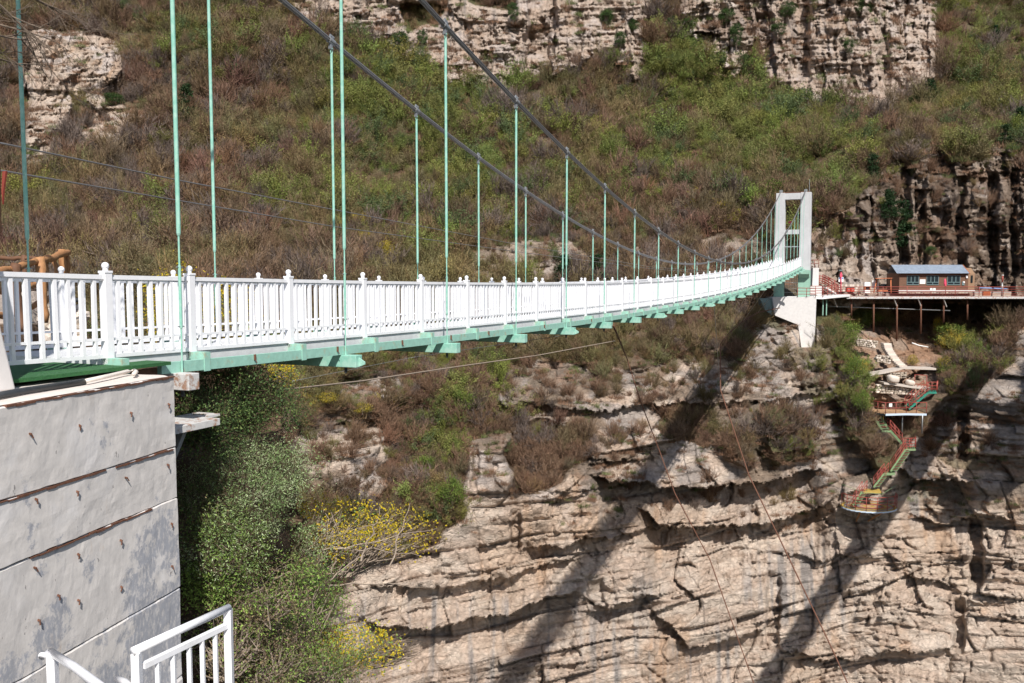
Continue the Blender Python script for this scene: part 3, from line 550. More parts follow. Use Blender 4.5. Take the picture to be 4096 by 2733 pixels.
# ---------------------------------------------------------------- near bank behind the pier (ground sheet)
def bank_sheet():
    pts = np.array([(-300, 1130, 34), (0, 1150, 30), (260, 1165, 27), (300, 1330, 24), (0, 1290, 17), (0, 1420, 12.5), (-300, 1420, 11), (260, 1400, 19), (480, 1300, 21), (560, 1330, 21), (700, 1350, 20.5), (715, 1500, 16.5), (900, 1470, 18), (1060, 1500, 20), (1130, 1660, 19), (1180, 1850, 15.5), (1240, 2050, 16), (1360, 2200, 17), (1340, 2350, 15.5), (1330, 2500, 14.5), (1400, 2640, 14), (1430, 2800, 13.6), (1480, 3100, 13),
                    (715, 1900, 13.2), (715, 2300, 12.4), (715, 2733, 11.5), (715, 3100, 10.5), (1000, 2200, 13.5), (1000, 2733, 12.5), (300, 1700, 14), (300, 2733, 11.3), (-300, 2733, 11), (-300, 1800, 12), (0, 3100, 10.8)], float)
    xs = np.arange(-300, 1500, 9.); ys = np.arange(1120, 3100, 9.); gx_, gy_ = np.meshgrid(xs, ys)
    d2 = (gx_[..., None]-pts[:, 0])**2+(gy_[..., None]-pts[:, 1])**2; ww = 1/(d2+900)**1.6
    Y = (ww*(1/pts[:, 2])).sum(-1)/ww.sum(-1); Y = 1/Y
    X, _, Z = cam_pts(gx_, gy_, Y)
    Y = Y-(fbm(X*1.3, Z*1.3, 4, 301)-.5)*.9
    # right-hand silhouette of the bank
    edge = np.interp(gy_, [1120, 1300, 1440, 1470, 1660, 1850, 2050, 2200, 2350, 2500, 2640, 2800, 3100], [290, 560, 700, 1060, 1120, 1150, 1200, 1330, 1310, 1300, 1370, 1400, 1450])
    edge = edge+60*(fbm(gy_/60, gy_*0, 3, 303)-.5)
    topm = np.interp(gx_, [-300, 0, 260, 300, 560, 700, 1060, 1500], [1140, 1150, 1165, 1290, 1330, 1400, 1455, 1600])
    x, y, z = cam_pts(gx_, gy_, Y); V = np.stack([x, y, z], -1).reshape(-1, 3)
    keep = ((gx_ < edge) & (gy_ > topm))
    i = np.arange(gx_.size).reshape(gx_.shape); q_ = np.stack([i[:-1, :-1], i[1:, :-1], i[1:, 1:], i[:-1, 1:]], -1).reshape(-1, 4)
    q_ = q_[keep[:-1, :-1].reshape(-1)]
    me = mesh_np('near_bank', V, q_); me.materials.append(M['terrain'])
    c = np.array([.13, .085, .055])*(.6+.9*fbm(X*2, Z*2, 4, 305))[..., None]; pth = ((gx_ < 300) & (gy_ < 1300)); c[pth] = c[pth]*.3+np.array([.42, .36, .31])
    ca = me.color_attributes.new('Col', 'FLOAT_COLOR', 'POINT'); ca.data.foreach_set('color', np.concatenate([c, np.ones(c.shape[:2]+(1,))], -1).reshape(-1).astype(np.float32))
    o = bpy.data.objects.new('near_bank', me); COL.objects.link(o); return tag(o, kind='structure')
bank_sheet()

# ---------------------------------------------------------------- suspension footbridge (local frame: x = towards camera side, y = along, z = up)
BR = empty('suspension_footbridge', 'long suspension footbridge with white balustrades and mint green steelwork', 'footbridge', (X0, Y0, 0), -TH)
def BW(x, y, z=0): return np.array([X0+y*math.sin(TH)+x*math.cos(TH), Y0+y*math.cos(TH)-x*math.sin(TH), z])
zb = lambda u: -1.304-.01725*u+.00059*u*u-1.1e-6*u**3
zcab = lambda u: .00336*u*u-.2750*u+6.66
UEND = 92.4
# deck
dk_y = [-.9]+[.45+2.0*i for i in range(46)]+[UEND]
for i in range(len(dk_y)-1):
    a, b = dk_y[i], dk_y[i+1]
    m = MB(); za, zc = zb(a), zb(b); x0, x1 = -W+.28, -.28
    m.hexa([(x0, a+.01, za+.30), (x1, a+.01, za+.30), (x1, b-.01, zc+.30), (x0, b-.01, zc+.30), (x0, a+.01, za+.40), (x1, a+.01, za+.40), (x1, b-.01, zc+.40), (x0, b-.01, zc+.40)])
    m.build('deck_panel', M['deck'], BR)
for x in (-.30,):
    m = MB()
    for a, b in zip(dk_y[:-1], dk_y[1:]): m.bar((x, a, zb(a)+.415), (x, b, zb(b)+.415), .012, .13)
    m.build('kick_plate', M['deck'], BR)
for x in (-.06, -W+.06):
    m = MB()
    for i in range(int((UEND+.9)/1.75)+1):
        a = max(-.3, -.9+1.75*i); b = min(-.9+1.75*(i+1), UEND)
        if b > a: m.bar((x, a, zb(a)+.263), (x, b, zb(b)+.263), .07, .135)
    m.build('edge_beam', M['mint_worn'], BR)
# cross beams
cb = MB().box(-W-.25, .25, -.09, .09, 0, .193).mesh('crossbeam'); cb.materials.append(M['mint'])
cb0 = MB().box(-W-.25, .25, -.16, .02, 0, .20).mesh('crossbeam'); cb0.materials.append(M['rusty_paint'])
bolt = MB().tube([(0, 0, -.10), (0, 0, .02)], .022, 8).mesh('rod_end'); bolt.materials.append(M['dark'])
lug = MB().prism([(.25, -.012, .01), (.36, -.012, .05), (.36, -.012, .09), (.25, -.012, .155)], (0, .024, 0)).mesh('eye_plate'); lug.materials.append(M['mint'])
for k in range(27):
    u = k*S; o = inst('crossbeam', cb0 if k == 0 else cb, BR, (0, u, zb(u)), bevel=.008 if k < 5 else 0)
    if k < 14: inst('rod_end', bolt, o, (0, 0, 0)); inst('rod_end', bolt, o, (-W, 0, 0))
    if k % 3 == 1: inst('eye_plate', lug, o, (0, 0, 0))
# rails, posts, balusters
posts = [-.84]+[.45+2.0*i for i in range(46)]
zt = lambda u: zb(u)+1.395-.05*math.exp(-max(u, -1)/12)
post_m = MB().box(-.05, .05, -.05, .05, -.99, .07).box(-.056, .056, -.056, .056, .045, .072).mesh('post'); post_m.materials.append(M['white'])
fin_m = MB().tube([(0, 0, .07), (0, 0, .10)], .03, 12).ball((0, 0, .128), .042, 14, 10).mesh('finial_ball'); fin_m.materials.append(M['white'])
fin_m.polygons.foreach_set('use_smooth', [True]*len(fin_m.polygons))
stub_m = MB().box(-.05, .268, -.05, .05, -.20, .04).mesh('post_foot'); stub_m.materials.append(M['mint_worn'])
stub_f = MB().box(-.268, .05, -.05, .05, -.20, .04).mesh('post_foot'); stub_f.materials.append(M['mint_worn'])
bal_m = MB().box(-.02, .02, -.02, .02, -.89, -.03).mesh('baluster'); bal_m.materials.append(M['white'])
for side, x in ((0, -.28), (1, -W+.28)):
    pl = posts if side == 0 else [-1.73, .27]+[.27+2.0*i for i in range(1, 46)]
    for i, u in enumerate(pl):
        o = inst('post', post_m, BR, (x, u, zt(u)), bevel=.004 if i < 8 else 0); inst('finial_ball', fin_m, o, (0, 0, 0))
        if u > -1.5: inst('post_foot', stub_m if side == 0 else stub_f, BR, (x, u, zb(u)+.38))
    rest = MB(); ends = [-4.2 if side == 0 else -5.0]+pl+[UEND]; nb = 0
    for j, (a, b) in enumerate(zip(ends[:-1], ends[1:])):
        a2, b2 = a+.05, b-.05
        for nm, dz, ww, hh in (('top_rail', 0, .06, .05), ('upper_rail', -.035, .03, .02), ('middle_rail', -.71, .035, .03), ('bottom_rail', -.90, .05, .045)):
            if nm == 'upper_rail' and a > 30: continue
            m = MB().bar((x, a2, zt(a2)+dz), (x, b2, zt(b2)+dz), ww, hh); m.build(nm, M['white'], BR)
        n = max(1, int(round((b-a)/.165)))
        for i in range(1, n):
            u = a+(b-a)*i/n
            if nb < 150: inst('baluster', bal_m, BR, (x, u, zt(u)), rot=(random.gauss(0, .004), random.gauss(0, .004), random.gauss(0, .05))); nb += 1
            else: rest.box(x-.02, x+.02, u-.02, u+.02, zt(u)-.89, zt(u)-.03)
    o = rest.build('far_balusters', M['white'], BR); o['kind'] = 'stuff'
# clips on the edge beam
clip = MB().box(-.005, .02, -.011, .011, -.035, .045).tube([(.012, 0, -.02), (.035, .008, -.07)], .006, 6).mesh('rusty_clip'); clip.materials.append(M['rust'])
for u in (1.35, 3.3, 5.3, 7.2, 9.0, 12.4, 16.3): inst('rusty_clip', clip, BR, (-.02, u, zb(u)+.29))
# main cables: seven strands
for x in (0, -W):
    for s_ in range(7):
        r = 0 if s_ == 6 else .036; a = s_*math.pi/3+.3
        m = MB(); us = np.linspace(-9, 93.4, 64); m.tube([(x+r*math.cos(a), u, zcab(u)+r*math.sin(a)) for u in us], .0175, 6)
        m.build('cable_strand', M['cable'], BR, smooth=True)
# hangers
clamp_m = MB().tube([(0, -.09, 0), (0, .09, 0)], .062, 14).box(-.012, .012, -.07, .07, .05, .13).tube([(-.03, -.04, .1), (.03, -.04, .1)], .014, 6).tube([(-.03, .04, .1), (.03, .04, .1)], .014, 6).box(-.022, -.008, -.035, .035, -.17, -.05).box(.008, .022, -.035, .035, -.17, -.05).mesh('cable_clamp'); clamp_m.materials.append(M['steel'])
shk = MB().tube([(0, .03*math.cos(t), -.20+.055*math.sin(t)) for t in np.linspace(0, 2*math.pi, 13)], .012, 6).tube([(-.03, 0, -.145), (.03, 0, -.145)], .014, 6).mesh('shackle'); shk.materials.append(M['mint'])
for side, x in ((0, 0.), (1, -W)):
    for k in range(27 if side == 0 else 27):
        u = k*S; zc = zcab(u); z0 = zb(u); top = zc-.25; sl = .00672*u-.275
        zs = z0+1.86; zj = z0+1.50; zk = z0+.74
        if top-.15 < zs: zs = top-.18; zj = min(zj, zs-.12); zk = min(zk, zj-.2)
        n = 10 if k < 8 else 6
        m = MB().tube([(0, 0, zs), (0, 0, zs+.03), (0, 0, top)], [.018, .026, .026], n).tube([(0, 0, zj), (0, 0, zs)], .012, n).tube([(0, 0, zk), (0, 0, zj)], .019, n).tube([(0, 0, z0+.15), (0, 0, zk)], .011, n).tube([(0, 0, z0+.15), (0, 0, z0+.19)], .03, 6)
        h = m.build('hanger', M['mint'], BR, smooth=False, loc=(x, u, 0))
        me_rot = (math.atan(sl), 0, 0)
        inst('cable_clamp', clamp_m, h, (0, 0, zc), rot=me_rot); inst('shackle', shk, h, (0, 0, zc))
        if k < 8: MB().tube([(0, -.05, zk+.02), (0, .05, zk+.02)], .008, 6).tube([(0, -.05, zj-.02), (0, .05, zj-.02)], .008, 6).build('turnbuckle_pin', M['steel'], h)

# ---------------------------------------------------------------- far tower
TW = empty('far_bridge_tower', 'tall pale concrete portal tower at the far end of the footbridge', 'bridge tower', tuple(BW(0, 92.7, 0)), -TH)
def leg_poly(m, x0, x1, z0, z1, fl=.06, y0=0, y1=1.1): m.hexa([(x0-fl, y0, z0), (x1+fl, y0, z0), (x1+fl, y1, z0), (x0-fl, y1, z0), (x0, y0, z1), (x1, y0, z1), (x1, y1, z1), (x0, y1, z1)])
for x0, x1 in ((-.5, .6), (-W-.5, -W+.45)):
    m = MB(); leg_poly(m, x0, x1, 1.22, 9.88); m.build('leg', M['tower'], TW, bevel=.03)
    m = MB(); leg_poly(m, x0-.07, x1+.07, -1.72, 1.218, 0); m.build('painted_leg_base', M['mint_conc'], TW)
MB().box(-W+.45, -.5, .05, 1.05, 9.15, 9.83).build('top_beam', M['tower'], TW)
MB().box(-W+.45, -.5, .15, .95, 5.30, 5.80).build('middle_beam', M['tower'], TW)
MB().tube([(-W+.45, .3, 3.9), (-.5, .3, 3.9)], .07, 8).build('cross_pipe', M['steel'], TW)
MB().box(-W-.3, .4, .2, .5, 9.885, 9.97).build('rusty_strip', M['rust'], TW)
for x in (0, -W):
    MB().box(x-.16, x+.16, .1, .7, 9.88, 10.2).build('cable_saddle', M['steel'], TW)
MB().tube([(.35, .4, 9.9), (.35, .4, 11.3)], .03, 6).build('lightning_rod', M['steel'], TW)
MB().hexa([(-.5, -.75, .85), (.6, -.75, .85), (.6, 0, .45), (-.5, 0, .45), (-.5, -.75, 1.3), (.6, -.75, 1.3), (.6, 0, 1.3), (-.5, 0, 1.3)]).build('deck_corbel', M['mint_conc'], TW)
MB().box(-W-.5, -W+.5, .3, 1.0, -1.7, 1.2).build('painted_leg_base', M['mint_conc'], TW)
# wire cage between the legs
CG = empty('white_gate_cage', 'white framed mesh gate standing between the green bases of the far tower', 'gate', tuple(BW(-1.3, 92.9, -1.7)), -TH)
m = MB();
for a in ((-.85, 0), (.72, 0)): m.bar((a[0], 0, 0), (a[0], 0, 1.6), .06, .06)
m.bar((-.85, 0, .03), (.72, 0, .03), .06, .06).bar((-.85, 0, 1.6), (.72, 0, 1.6), .06, .06); m.build('frame', M['board_white'], CG)
for i in range(9): MB().tube([(-.75+i*.18, .1, .05), (-.75+i*.18, .1, 2.4)], .018, 5).build('bar', M['dark'], CG)
for z in (.5, .9, 1.3, 1.9): MB().tube([(-.85, .1, z), (.72, .1, z)], .018, 5).build('bar', M['steel'], CG)
# pier under the tower
def wprism(pix, Y, dep):   # polygon in photo pixels set at real depth, extruded away
    return [tuple(U(x, y, Y)) for x, y in pix], (0, dep, 0)
PB = empty('far_concrete_pier', 'pale concrete wedge pier carrying the far bridge tower above the cliff', 'bridge pier', tuple(U(3200, 1195, 95)))
def part_prism(pix, Y, dep, name, mt, parent, base):
    P_, off = wprism(pix, Y, dep); P_ = [tuple(np.array(p)-np.array(base)) for p in P_]
    return MB().prism(P_, off).build(name, mt, parent)
bs = U(3200, 1195, 95)
part_prism([(3090, 1189), (3266, 1189), (3262, 1300), (3256, 1400), (3207, 1400), (3193, 1300), (3100, 1262)], 94.2, 5, 'pier_body', M['conc_white'], PB, bs)
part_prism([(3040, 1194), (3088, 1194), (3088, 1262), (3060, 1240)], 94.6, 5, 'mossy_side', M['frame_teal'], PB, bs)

# ---------------------------------------------------------------- near pier, tower foot and turf
NP = empty('near_concrete_pier', 'large weathered concrete pier filling the lower left below the bridge', 'bridge pier', (0, 0, 0), -(TH-.18))
_t = TH-.18; _c = BW(.6, -.74); NP.location = (_c[0]-(-.74*math.sin(_t)+.6*math.cos(_t)), _c[1]-(-.74*math.cos(_t)-.6*math.sin(_t)), 0)
def np_face(px, py):
    r = U(px, py, 1.); inv = NP_M.inverted(); o_ = inv @ Vector((0, 0, 0)); d_ = (inv @ Vector(r))-o_; t = (.6-o_.x)/d_.x; h = o_+d_*t; return h.y, h.z
NP_M = Matrix.Translation(NP.location) @ Matrix.Rotation(-_t, 4, 'Z')
def pier_mat():
    m = pm('weathered_concrete', (.66, .62, .59), .92, .09, 9, .45, dist=.008); n = m.node_tree; L = n.links; B = n.nodes['Principled BSDF']
    src = B.inputs['Base Color'].links[0].from_socket; tc = n.nodes.new('ShaderNodeTexCoord')
    def mixin(src, colr, fac):
        x = n.nodes.new('ShaderNodeMix'); x.data_type = 'RGBA'; x.inputs[7].default_value = (*colr, 1); L.new(src, x.inputs[6]); L.new(fac, x.inputs[0]); return x.outputs[2]
    def noise(sc_, stretch=(1, 1, 1), det=8, ro=.65):
        mp = n.nodes.new('ShaderNodeMapping'); mp.inputs['Scale'].default_value = stretch; L.new(tc.outputs['Object'], mp.inputs[0])
        z = n.nodes.new('ShaderNodeTexNoise'); z.inputs['Scale'].default_value = sc_; z.inputs['Detail'].default_value = det; z.inputs['Roughness'].default_value = ro; L.new(mp.outputs[0], z.inputs['Vector']); return z.outputs['Fac']
    def rng_(s, a, b, c=0, d=1):
        r = n.nodes.new('ShaderNodeMapRange'); r.inputs[1].default_value = a; r.inputs[2].default_value = b; r.inputs[3].default_value = c; r.inputs[4].default_value = d; L.new(s, r.inputs[0]); return r.outputs[0]
    def mth(op, a, b):
        x = n.nodes.new('ShaderNodeMath'); x.operation = op; x.use_clamp = True
        for i, v in enumerate((a, b)):
            if isinstance(v, (int, float)): x.inputs[i].default_value = v
            else: L.new(v, x.inputs[i])
        return x.outputs[0]
    sx = n.nodes.new('ShaderNodeSeparateXYZ'); L.new(tc.outputs['Object'], sx.inputs[0])
    low = rng_(sx.outputs['Z'], -1.6, -3.9)
    patch = mth('ADD', noise(1.1, det=9, ro=.72), mth('MULTIPLY', low, .17))
    s1 = mixin(src, (.74, .71, .70), rng_(noise(1.0), .52, .62, 0, .7))
    s2 = mixin(s1, (.34, .35, .39), mth('MULTIPLY', rng_(patch, .60, .635, 0, 1), rng_(noise(26, (1, 1, .5)), .36, .52, .15, .9)))
    s3 = mixin(s2, (.11, .10, .10), rng_(noise(16, (1, 1, .45), 4), .67, .70, 0, .7))
    s4 = mixin(s3, (.46, .29, .16), mth('MULTIPLY', rng_(noise(9, (1, 1, .12), 5), .60, .72, 0, .55), rng_(noise(1.7), .5, .62)))
    s5 = mixin(s4, (.45, .43, .42), rng_(noise(5, (1, 1, .1), 5), .55, .7, 0, .35))
    L.new(s5, B.inputs['Base Color']); return m
M['pier'] = pier_mat()
def lift(z0, z1, seed, x1=.6, name='concrete_lift'):
    """one cast layer with slightly uneven face and chipped joint edges"""
    q = np.random.default_rng(seed); ny = 200; nz = 16; y0, y1 = -9.5, -.74
    ys = np.linspace(y0, y1, ny); vs = []; fs = []
    tz_ = np.concatenate([[0, .012], np.linspace(.03, .97, nz-4), [.988, 1]])
    e1 = (fbm(ys*6, ys*0+seed, 4, seed)-.5)*.022; e0 = (fbm(ys*6, ys*0+seed+.5, 4, seed+1)-.5)*.022
    for j in range(nz):
        z = z0+.004+e0*(j < 2)+(z1-z0-.008)*tz_[j]+e1*(j > nz-3)
        xx = x1+(fbm(ys*1.2, z*1.2+ys*0, 3, seed+5)-.5)*.025+(fbm(ys*9, z*9+ys*0, 2, seed+6)-.5)*.008-.012*((j == 0) | (j == nz-1))
        vs += [(float(a), float(b), float(c)) for a, b, c in zip(xx, ys, z if hasattr(z, '__len__') else [z]*ny)]
    for j in range(nz-1):
        for i in range(ny-1): a = j*ny+i; fs.append((a, a+1, a+ny+1, a+ny))
    top = (nz-1)*ny
    n0 = len(vs); vs += [(.5, vs[top+i][1], vs[top+i][2]) for i in range(ny)]+[(.5, vs[i][1], vs[i][2]) for i in range(ny)]
    for i in range(ny-1): fs.append((top+i, top+i+1, n0+i+1, n0+i)); fs.append((i+1, i, n0+ny+i, n0+ny+i+1))
    n1 = len(vs); vs += [(.45, y1, vs[j*ny+ny-1][2]) for j in range(nz)]
    for j in range(nz-1): fs.append((j*ny+ny-1, n1+j, n1+j+1, (j+1)*ny+ny-1))
    return MB().add(vs, fs).box(-3.6, .56, y0, y1-.003, z0+.02, z1-.02).build(name, M['pier'], NP)
zl = [-1.048, -1.855, -2.43, -3.47, -4.5, -7.5]
for i in range(5): lift(zl[i+1], zl[i], 500+i*11)
for i, z in enumerate(zl[:4]):   # rusted form strips in the joints, broken in places
    segs = [(-9, -3.3), (-3.1, -.74)] if i == 0 else [(-9, -1.9), (-1.75, -.8)] if i == 1 else [(-9, -3.4), (-2.9, -1.2)] if i == 2 else [(-6, -4)]
    for a, b in segs:
        ys = np.linspace(a, b, int((b-a)*9)+2); m = MB()
        for y0, y1 in zip(ys[:-1], ys[1:]):
            j = .012*(random.random()-.5); m.bar((.589, y0, z-.010+j), (.589, y1, z-.010+j), .045, .008+.014*random.random())
        m.build('rusty_form_strip', M['rust'], NP)
tie = MB().bar((0, 0, 0), (.03, 0, -.005), .010, .018).bar((.026, 0, .0), (.03, .006, -.045), .007, .010).mesh('rusty_tie'); tie.materials.append(M['rust'])
for px, py in [(115, 1735), (315, 1700), (520, 1650), (672, 1615), (500, 1910), (305, 1965), (140, 1995), (668, 1858), (135, 2270), (310, 2215), (480, 2160), (683, 2093), (482, 2345), (683, 2265), (150, 2480), (310, 2400), (230, 2380)]:
    u, z = np_face(px, py); inst('rusty_tie', tie, NP, (.6, u, z), rot=(random.uniform(-.5, .5), random.uniform(-.3, .4), 0))
# cap slab edge lump, pale grout on top
q = np.random.default_rng(5)
ys = np.linspace(-9.5, -.80, 60); xs = np.linspace(.57, -.30, 16); YY, XX = np.meshgrid(ys, xs)
ZZ = -1.048+.004+.022*fbm(XX*2, YY*1.3, 4, 401)-.012*(XX > .55)
i_ = np.arange(YY.size).reshape(YY.shape); me = mesh_np('mortar_top', np.stack([XX, YY, ZZ], -1).reshape(-1, 3), np.stack([i_[:-1, :-1], i_[1:, :-1], i_[1:, 1:], i_[:-1, 1:]], -1).reshape(-1, 4)); me.materials.append(pm('pale_mortar', (.66, .59, .54), .9, .08, 6, .4, dist=.01)); inst('mortar_top', me, NP)
# turf carpet
tf = MB(); ys = np.linspace(-6, -.28, 40)
for a, b in zip(ys[:-1], ys[1:]):
    e = .02*random.random(); tf.box(-W+.2, .10+e*.5, a, b, -.985, -.945)
o = tf.build('turf_carpet', M['turf'], None); o.location = (X0, Y0, 0); o.rotation_euler = (0, 0, -TH); tag(o, 'bright green artificial turf strip laid behind the first railing panel', 'carpet')
# rusted end sheet between pier and deck
o = MB().box(-.1, -.05, -.75, -.05, -1.16, -1.03).build('rusty_joint_plate', M['rust'], NP)
# pipes on the pier
def pix_on_z(px, py, z): a = U(px, py, 1.); return a*z/a[2]
p = [pix_on_z(x, y, -.995) for x, y in ((-60, 1592), (100, 1563), (338, 1527))]
tag(MB().tube(p, .032, 12).build('black_pipe', M['pipe_black'], None, smooth=True), 'black plastic pipe lying on top of the near pier', 'pipe')
p = [pix_on_z(x, y, -.985) for x, y in ((345, 1524), (440, 1503), (510, 1486), (538, 1482), (545, 1488), (535, 1496))]
tag(MB().tube(p, .022, 12).build('cream_pipe', M['pipe_cream'], None, smooth=True), 'thin cream pipe with a hooked end beside the black pipe', 'pipe')
# near tower foot at the left edge
NT = empty('near_tower_leg', 'battered white concrete tower leg rising at the left edge of the pier', 'bridge tower', (X0, Y0, 0), -TH)
MB().hexa([(-.25, -4.2, -1.03), (.30, -4.2, -1.03), (.30, -2.42, -1.03), (-.25, -2.42, -1.03), (-.22, -4.2, 4), (.27, -4.2, 4), (.27, -3.45, 4), (-.22, -3.45, 4)]).build('leg', M['conc_white'], NT, bevel=.02)
MB().hexa([(-.22, -4.2, 4.002), (.27, -4.2, 4.002), (.27, -3.45, 4.002), (-.22, -3.45, 4.002), (-.22, -4.1, 9.6), (.27, -4.1, 9.6), (.27, -3.5, 9.6), (-.22, -3.5, 9.6)]).build('upper_leg', M['conc_white'], NT)
# steel bracket on the pier end
BK = empty('steel_bracket', 'rusty white steel bracket sticking out from the end of the near pier', 'bracket', (X0, Y0, 0), -TH)
u0, z0 = onplane(712, 1712, -.2)
MB().box(.02, .30, -.9, .30, z0-.05, z0+.035).build('shelf_channel', M['rusty_paint'], BK, bevel=.004)
MB().box(-.35, .012, -.9, .62, z0+.0, z0+.03).build('top_plate', M['rusty_paint'], BK)
MB().box(-.35, -.32, -.9, .62, z0-.07, z0-.002).build('back_channel', M['rusty_paint'], BK)
MB().bar((.12, -.14, z0-.055), (.12, -.70, z0-.95), .10, .05, up=(0, 1, 0)).build('brace', M['steel'], BK)
MB().bar((.12, -.72, z0-.055), (.12, -.72, z0-1.0), .10, .03, up=(0, 1, 0)).build('back_plate', M['rusty_paint'], BK)

# ---------------------------------------------------------------- loose cables
def cable(name, label, pts, r, mat='cable', cat_='cable', n=6, sag=0, sub=10):
    P_ = [Vector(p) for p in pts]; out = []
    for a, b in zip(P_[:-1], P_[1:]):
        for i in range(sub): t = i/sub; p = a.lerp(b, t); p.z -= sag*4*t*(1-t); out.append(p)
    out.append(P_[-1]); return tag(MB().tube(out, r, n).build(name, M[mat], None, smooth=True), label, cat_)
cable('carrier_cable', 'upper of two thin black cables sagging across behind the bridge from the left edge', [U(-60, 560, 16), U(715, 722, 24), U(1330, 838, 34), U(2050, 975, 58), U(2600, 1068, 80), U(3010, 1100, 98)], .020)
cable('carrier_cable', 'lower of two thin black cables sagging across behind the bridge from the left edge', [U(-60, 672, 16), U(715, 803, 24), U(1330, 906, 34), U(2050, 1005, 58), U(2600, 1075, 80), U(3010, 1108, 98)], .020)
lo = [U(1060, 1568, 23), U(1450, 1524, 30), U(1850, 1464, 39), U(2150, 1422, 47), U(2460, 1364, 58)]
cable('guy_cable', 'brown wind cable rising to the right below the middle of the bridge', lo, .028, 'bark_pale')
g1 = [U(3120, 1232, 92), U(3080, 1240, 90), U(3032, 1250, 88), U(2973, 1284, 84), U(2917, 1331, 80), U(2881, 1378, 78), U(2882, 1560, 74), U(2995, 1900, 69), U(3140, 2200, 65), U(3330, 2600, 60), U(3420, 2800, 58)]
cable('guy_cable', 'long rusty wind cable running from the far pier down the cliff to the lower right', g1, .05, 'rust')
g2 = [BW(.3, 5*S*1., zb(17.5)+.08), U(2510, 1440, 54), U(2560, 1600, 54), U(2640, 1810, 54), U(2700, 1975, 53), U(2840, 2240, 52), U(3010, 2720, 50), U(3040, 2820, 49)]
cable('guy_cable', 'thin brown stay running from a crossbeam down across the pale cliff face', g2, .032, 'rust')
cl = MB().box(-.12, .12, -.06, .06, -.08, .08).mesh('cable_clip'); cl.materials.append(M['steel'])
for k, (p, c) in enumerate([((3032, 1250, 88), 19), ((2973, 1284, 84), 16), ((2917, 1331, 80), 13)]):
    a = BW(.3, c*S, zb(c*S)+.08)
    cable('stay_wire', ['thin stay nearest the far pier hanging from the bridge to the rusty wind cable', 'middle of three thin stays dropping to the rusty wind cable', 'leftmost of three thin stays meeting the rusty wind cable at a clip'][k], [a, U(*p)], .016, 'steel')
cable('stay_wire', 'thin stay slanting from a crossbeam to where the rusty wind cable turns down', [BW(.3, 10*S, zb(35)+.08), U(2881, 1560, 74)], .016, 'steel')
cable('stay_wire', 'thin dark wire crossing from the deck edge to the brown wind cable', [BW(.2, 3*S, zb(10.5)+.02), U(2150, 1422, 47)], .010, 'dark')
cable('stay_wire', 'faint wire running behind the brown wind cable below the bridge', [U(1170, 1525, 26), U(1650, 1430, 34), BW(.1, 14, zb(14))], .008, 'steel')

# ---------------------------------------------------------------- far station: platform, cabin, fittings
def fbox(px0, py0, px1, py1, Y, dep):   # real box whose front face spans these photo pixels at distance Y
    a = U(px0, py1, Y); b = U(px1, py0, Y); return (a[0], b[0], Y, Y+dep, a[2], b[2])
def at_base(px, py, Y): return tuple(U(px, py, Y))
class Loc:   # builds parts relative to a thing's base
    def __init__(s, name, label, cat_, base, group=None): s.e = empty(name, label, cat_, base, 0, group); s.b = np.array(base)
    def box(s, name, mt, *r, bevel=0):
        x0, x1, y0, y1, z0, z1 = fbox(*r); b = s.b
        return MB().box(x0-b[0], x1-b[0], y0-b[1], y1-b[1], z0-b[2], z1-b[2]).build(name, M[mt], s.e, bevel=bevel)
    def bar(s, name, mt, p, q, w=.06, h=.06): return MB().bar(np.array(p)-s.b, np.array(q)-s.b, w, h).build(name, M[mt], s.e)
    def tube(s, name, mt, pts, r, n=6): return MB().tube([np.array(p)-s.b for p in pts], r, n).build(name, M[mt], s.e, smooth=True)
    def prism(s, name, mt, pts, off): return MB().prism([tuple(np.array(p)-s.b) for p in pts], off).build(name, M[mt], s.e)
PFY = 95.5
pf = Loc('station_platform', 'long red floored steel platform cantilevered from the cliff on rusty posts', 'platform', at_base(3700, 1190, PFY))
zf = U(3700, 1186, PFY)[2]
def zpx(z, Y): return 1127-z*F/Y
x0 = U(3385, 1190, PFY)[0]; x1 = U(4250, 1190, PFY)[0]
m = MB().box(x0-pf.b[0], x1-pf.b[0], 0, 13, zf-.12-pf.b[2], zf-pf.b[2]); m.build('floor_slab', M['redbrown'], pf.e)
MB().box(x0-pf.b[0], x1-pf.b[0], -.10, -.002, zf-.26-pf.b[2], zf-.02-pf.b[2]).build('edge_channel', M['rusty_paint'], pf.e)
for px, py1 in ((3406, 1265), (3495, 1330), (3588, 1365), (3684, 1335), (3775, 1290), (3870, 1280)):
    pf.tube('support_post', 'rust', [U(px, zpx(zf-.2, PFY+.6), PFY+.6), U(px-1, py1, PFY+.6)], .10, 8)
for px in (3330, 3570, 3666, 3768): pf.bar('strut', 'rusty_paint', U(px+6, 1195, PFY), U(px+18, 1228, PFY+.6), .09, .09)
pf.tube('lower_rail', 'steel', [U(3320, 1226, PFY+1), U(3800, 1243, PFY+1)], .06)
for i in range(9):
    px = 3400+i*92; pf.bar('joist', 'dark', U(px, zpx(zf-.2, PFY), PFY+.1), U(px, zpx(zf-.2, PFY), PFY)+np.array([0, 12, 0]), .12, .14)
ap = Loc('approach_slab', 'pale concrete landing slab between the far tower and the red platform', 'slab', at_base(3290, 1188, 94.5))
ap.prism('slab', 'conc_white', [U(3232, 1187, 94.4), U(3400, 1178, 95.3), U(3400, 1187, 95.3), U(3290, 1197, 94.4), U(3232, 1195, 94.4)], (0, 7, 0))
ap.box('plinth', 'conc_white', 3237, 1145, 3290, 1183, 96.5, 1.2)
for px in (3290, 3304): ap.box('post', 'mint_conc', px, 1192, px+5, 1262, 95.2, .2)
ss = Loc('leaning_concrete_slab', 'tall pale concrete stair wall standing just behind the right tower leg', 'stair wall', at_base(3258, 1145, 97.5))
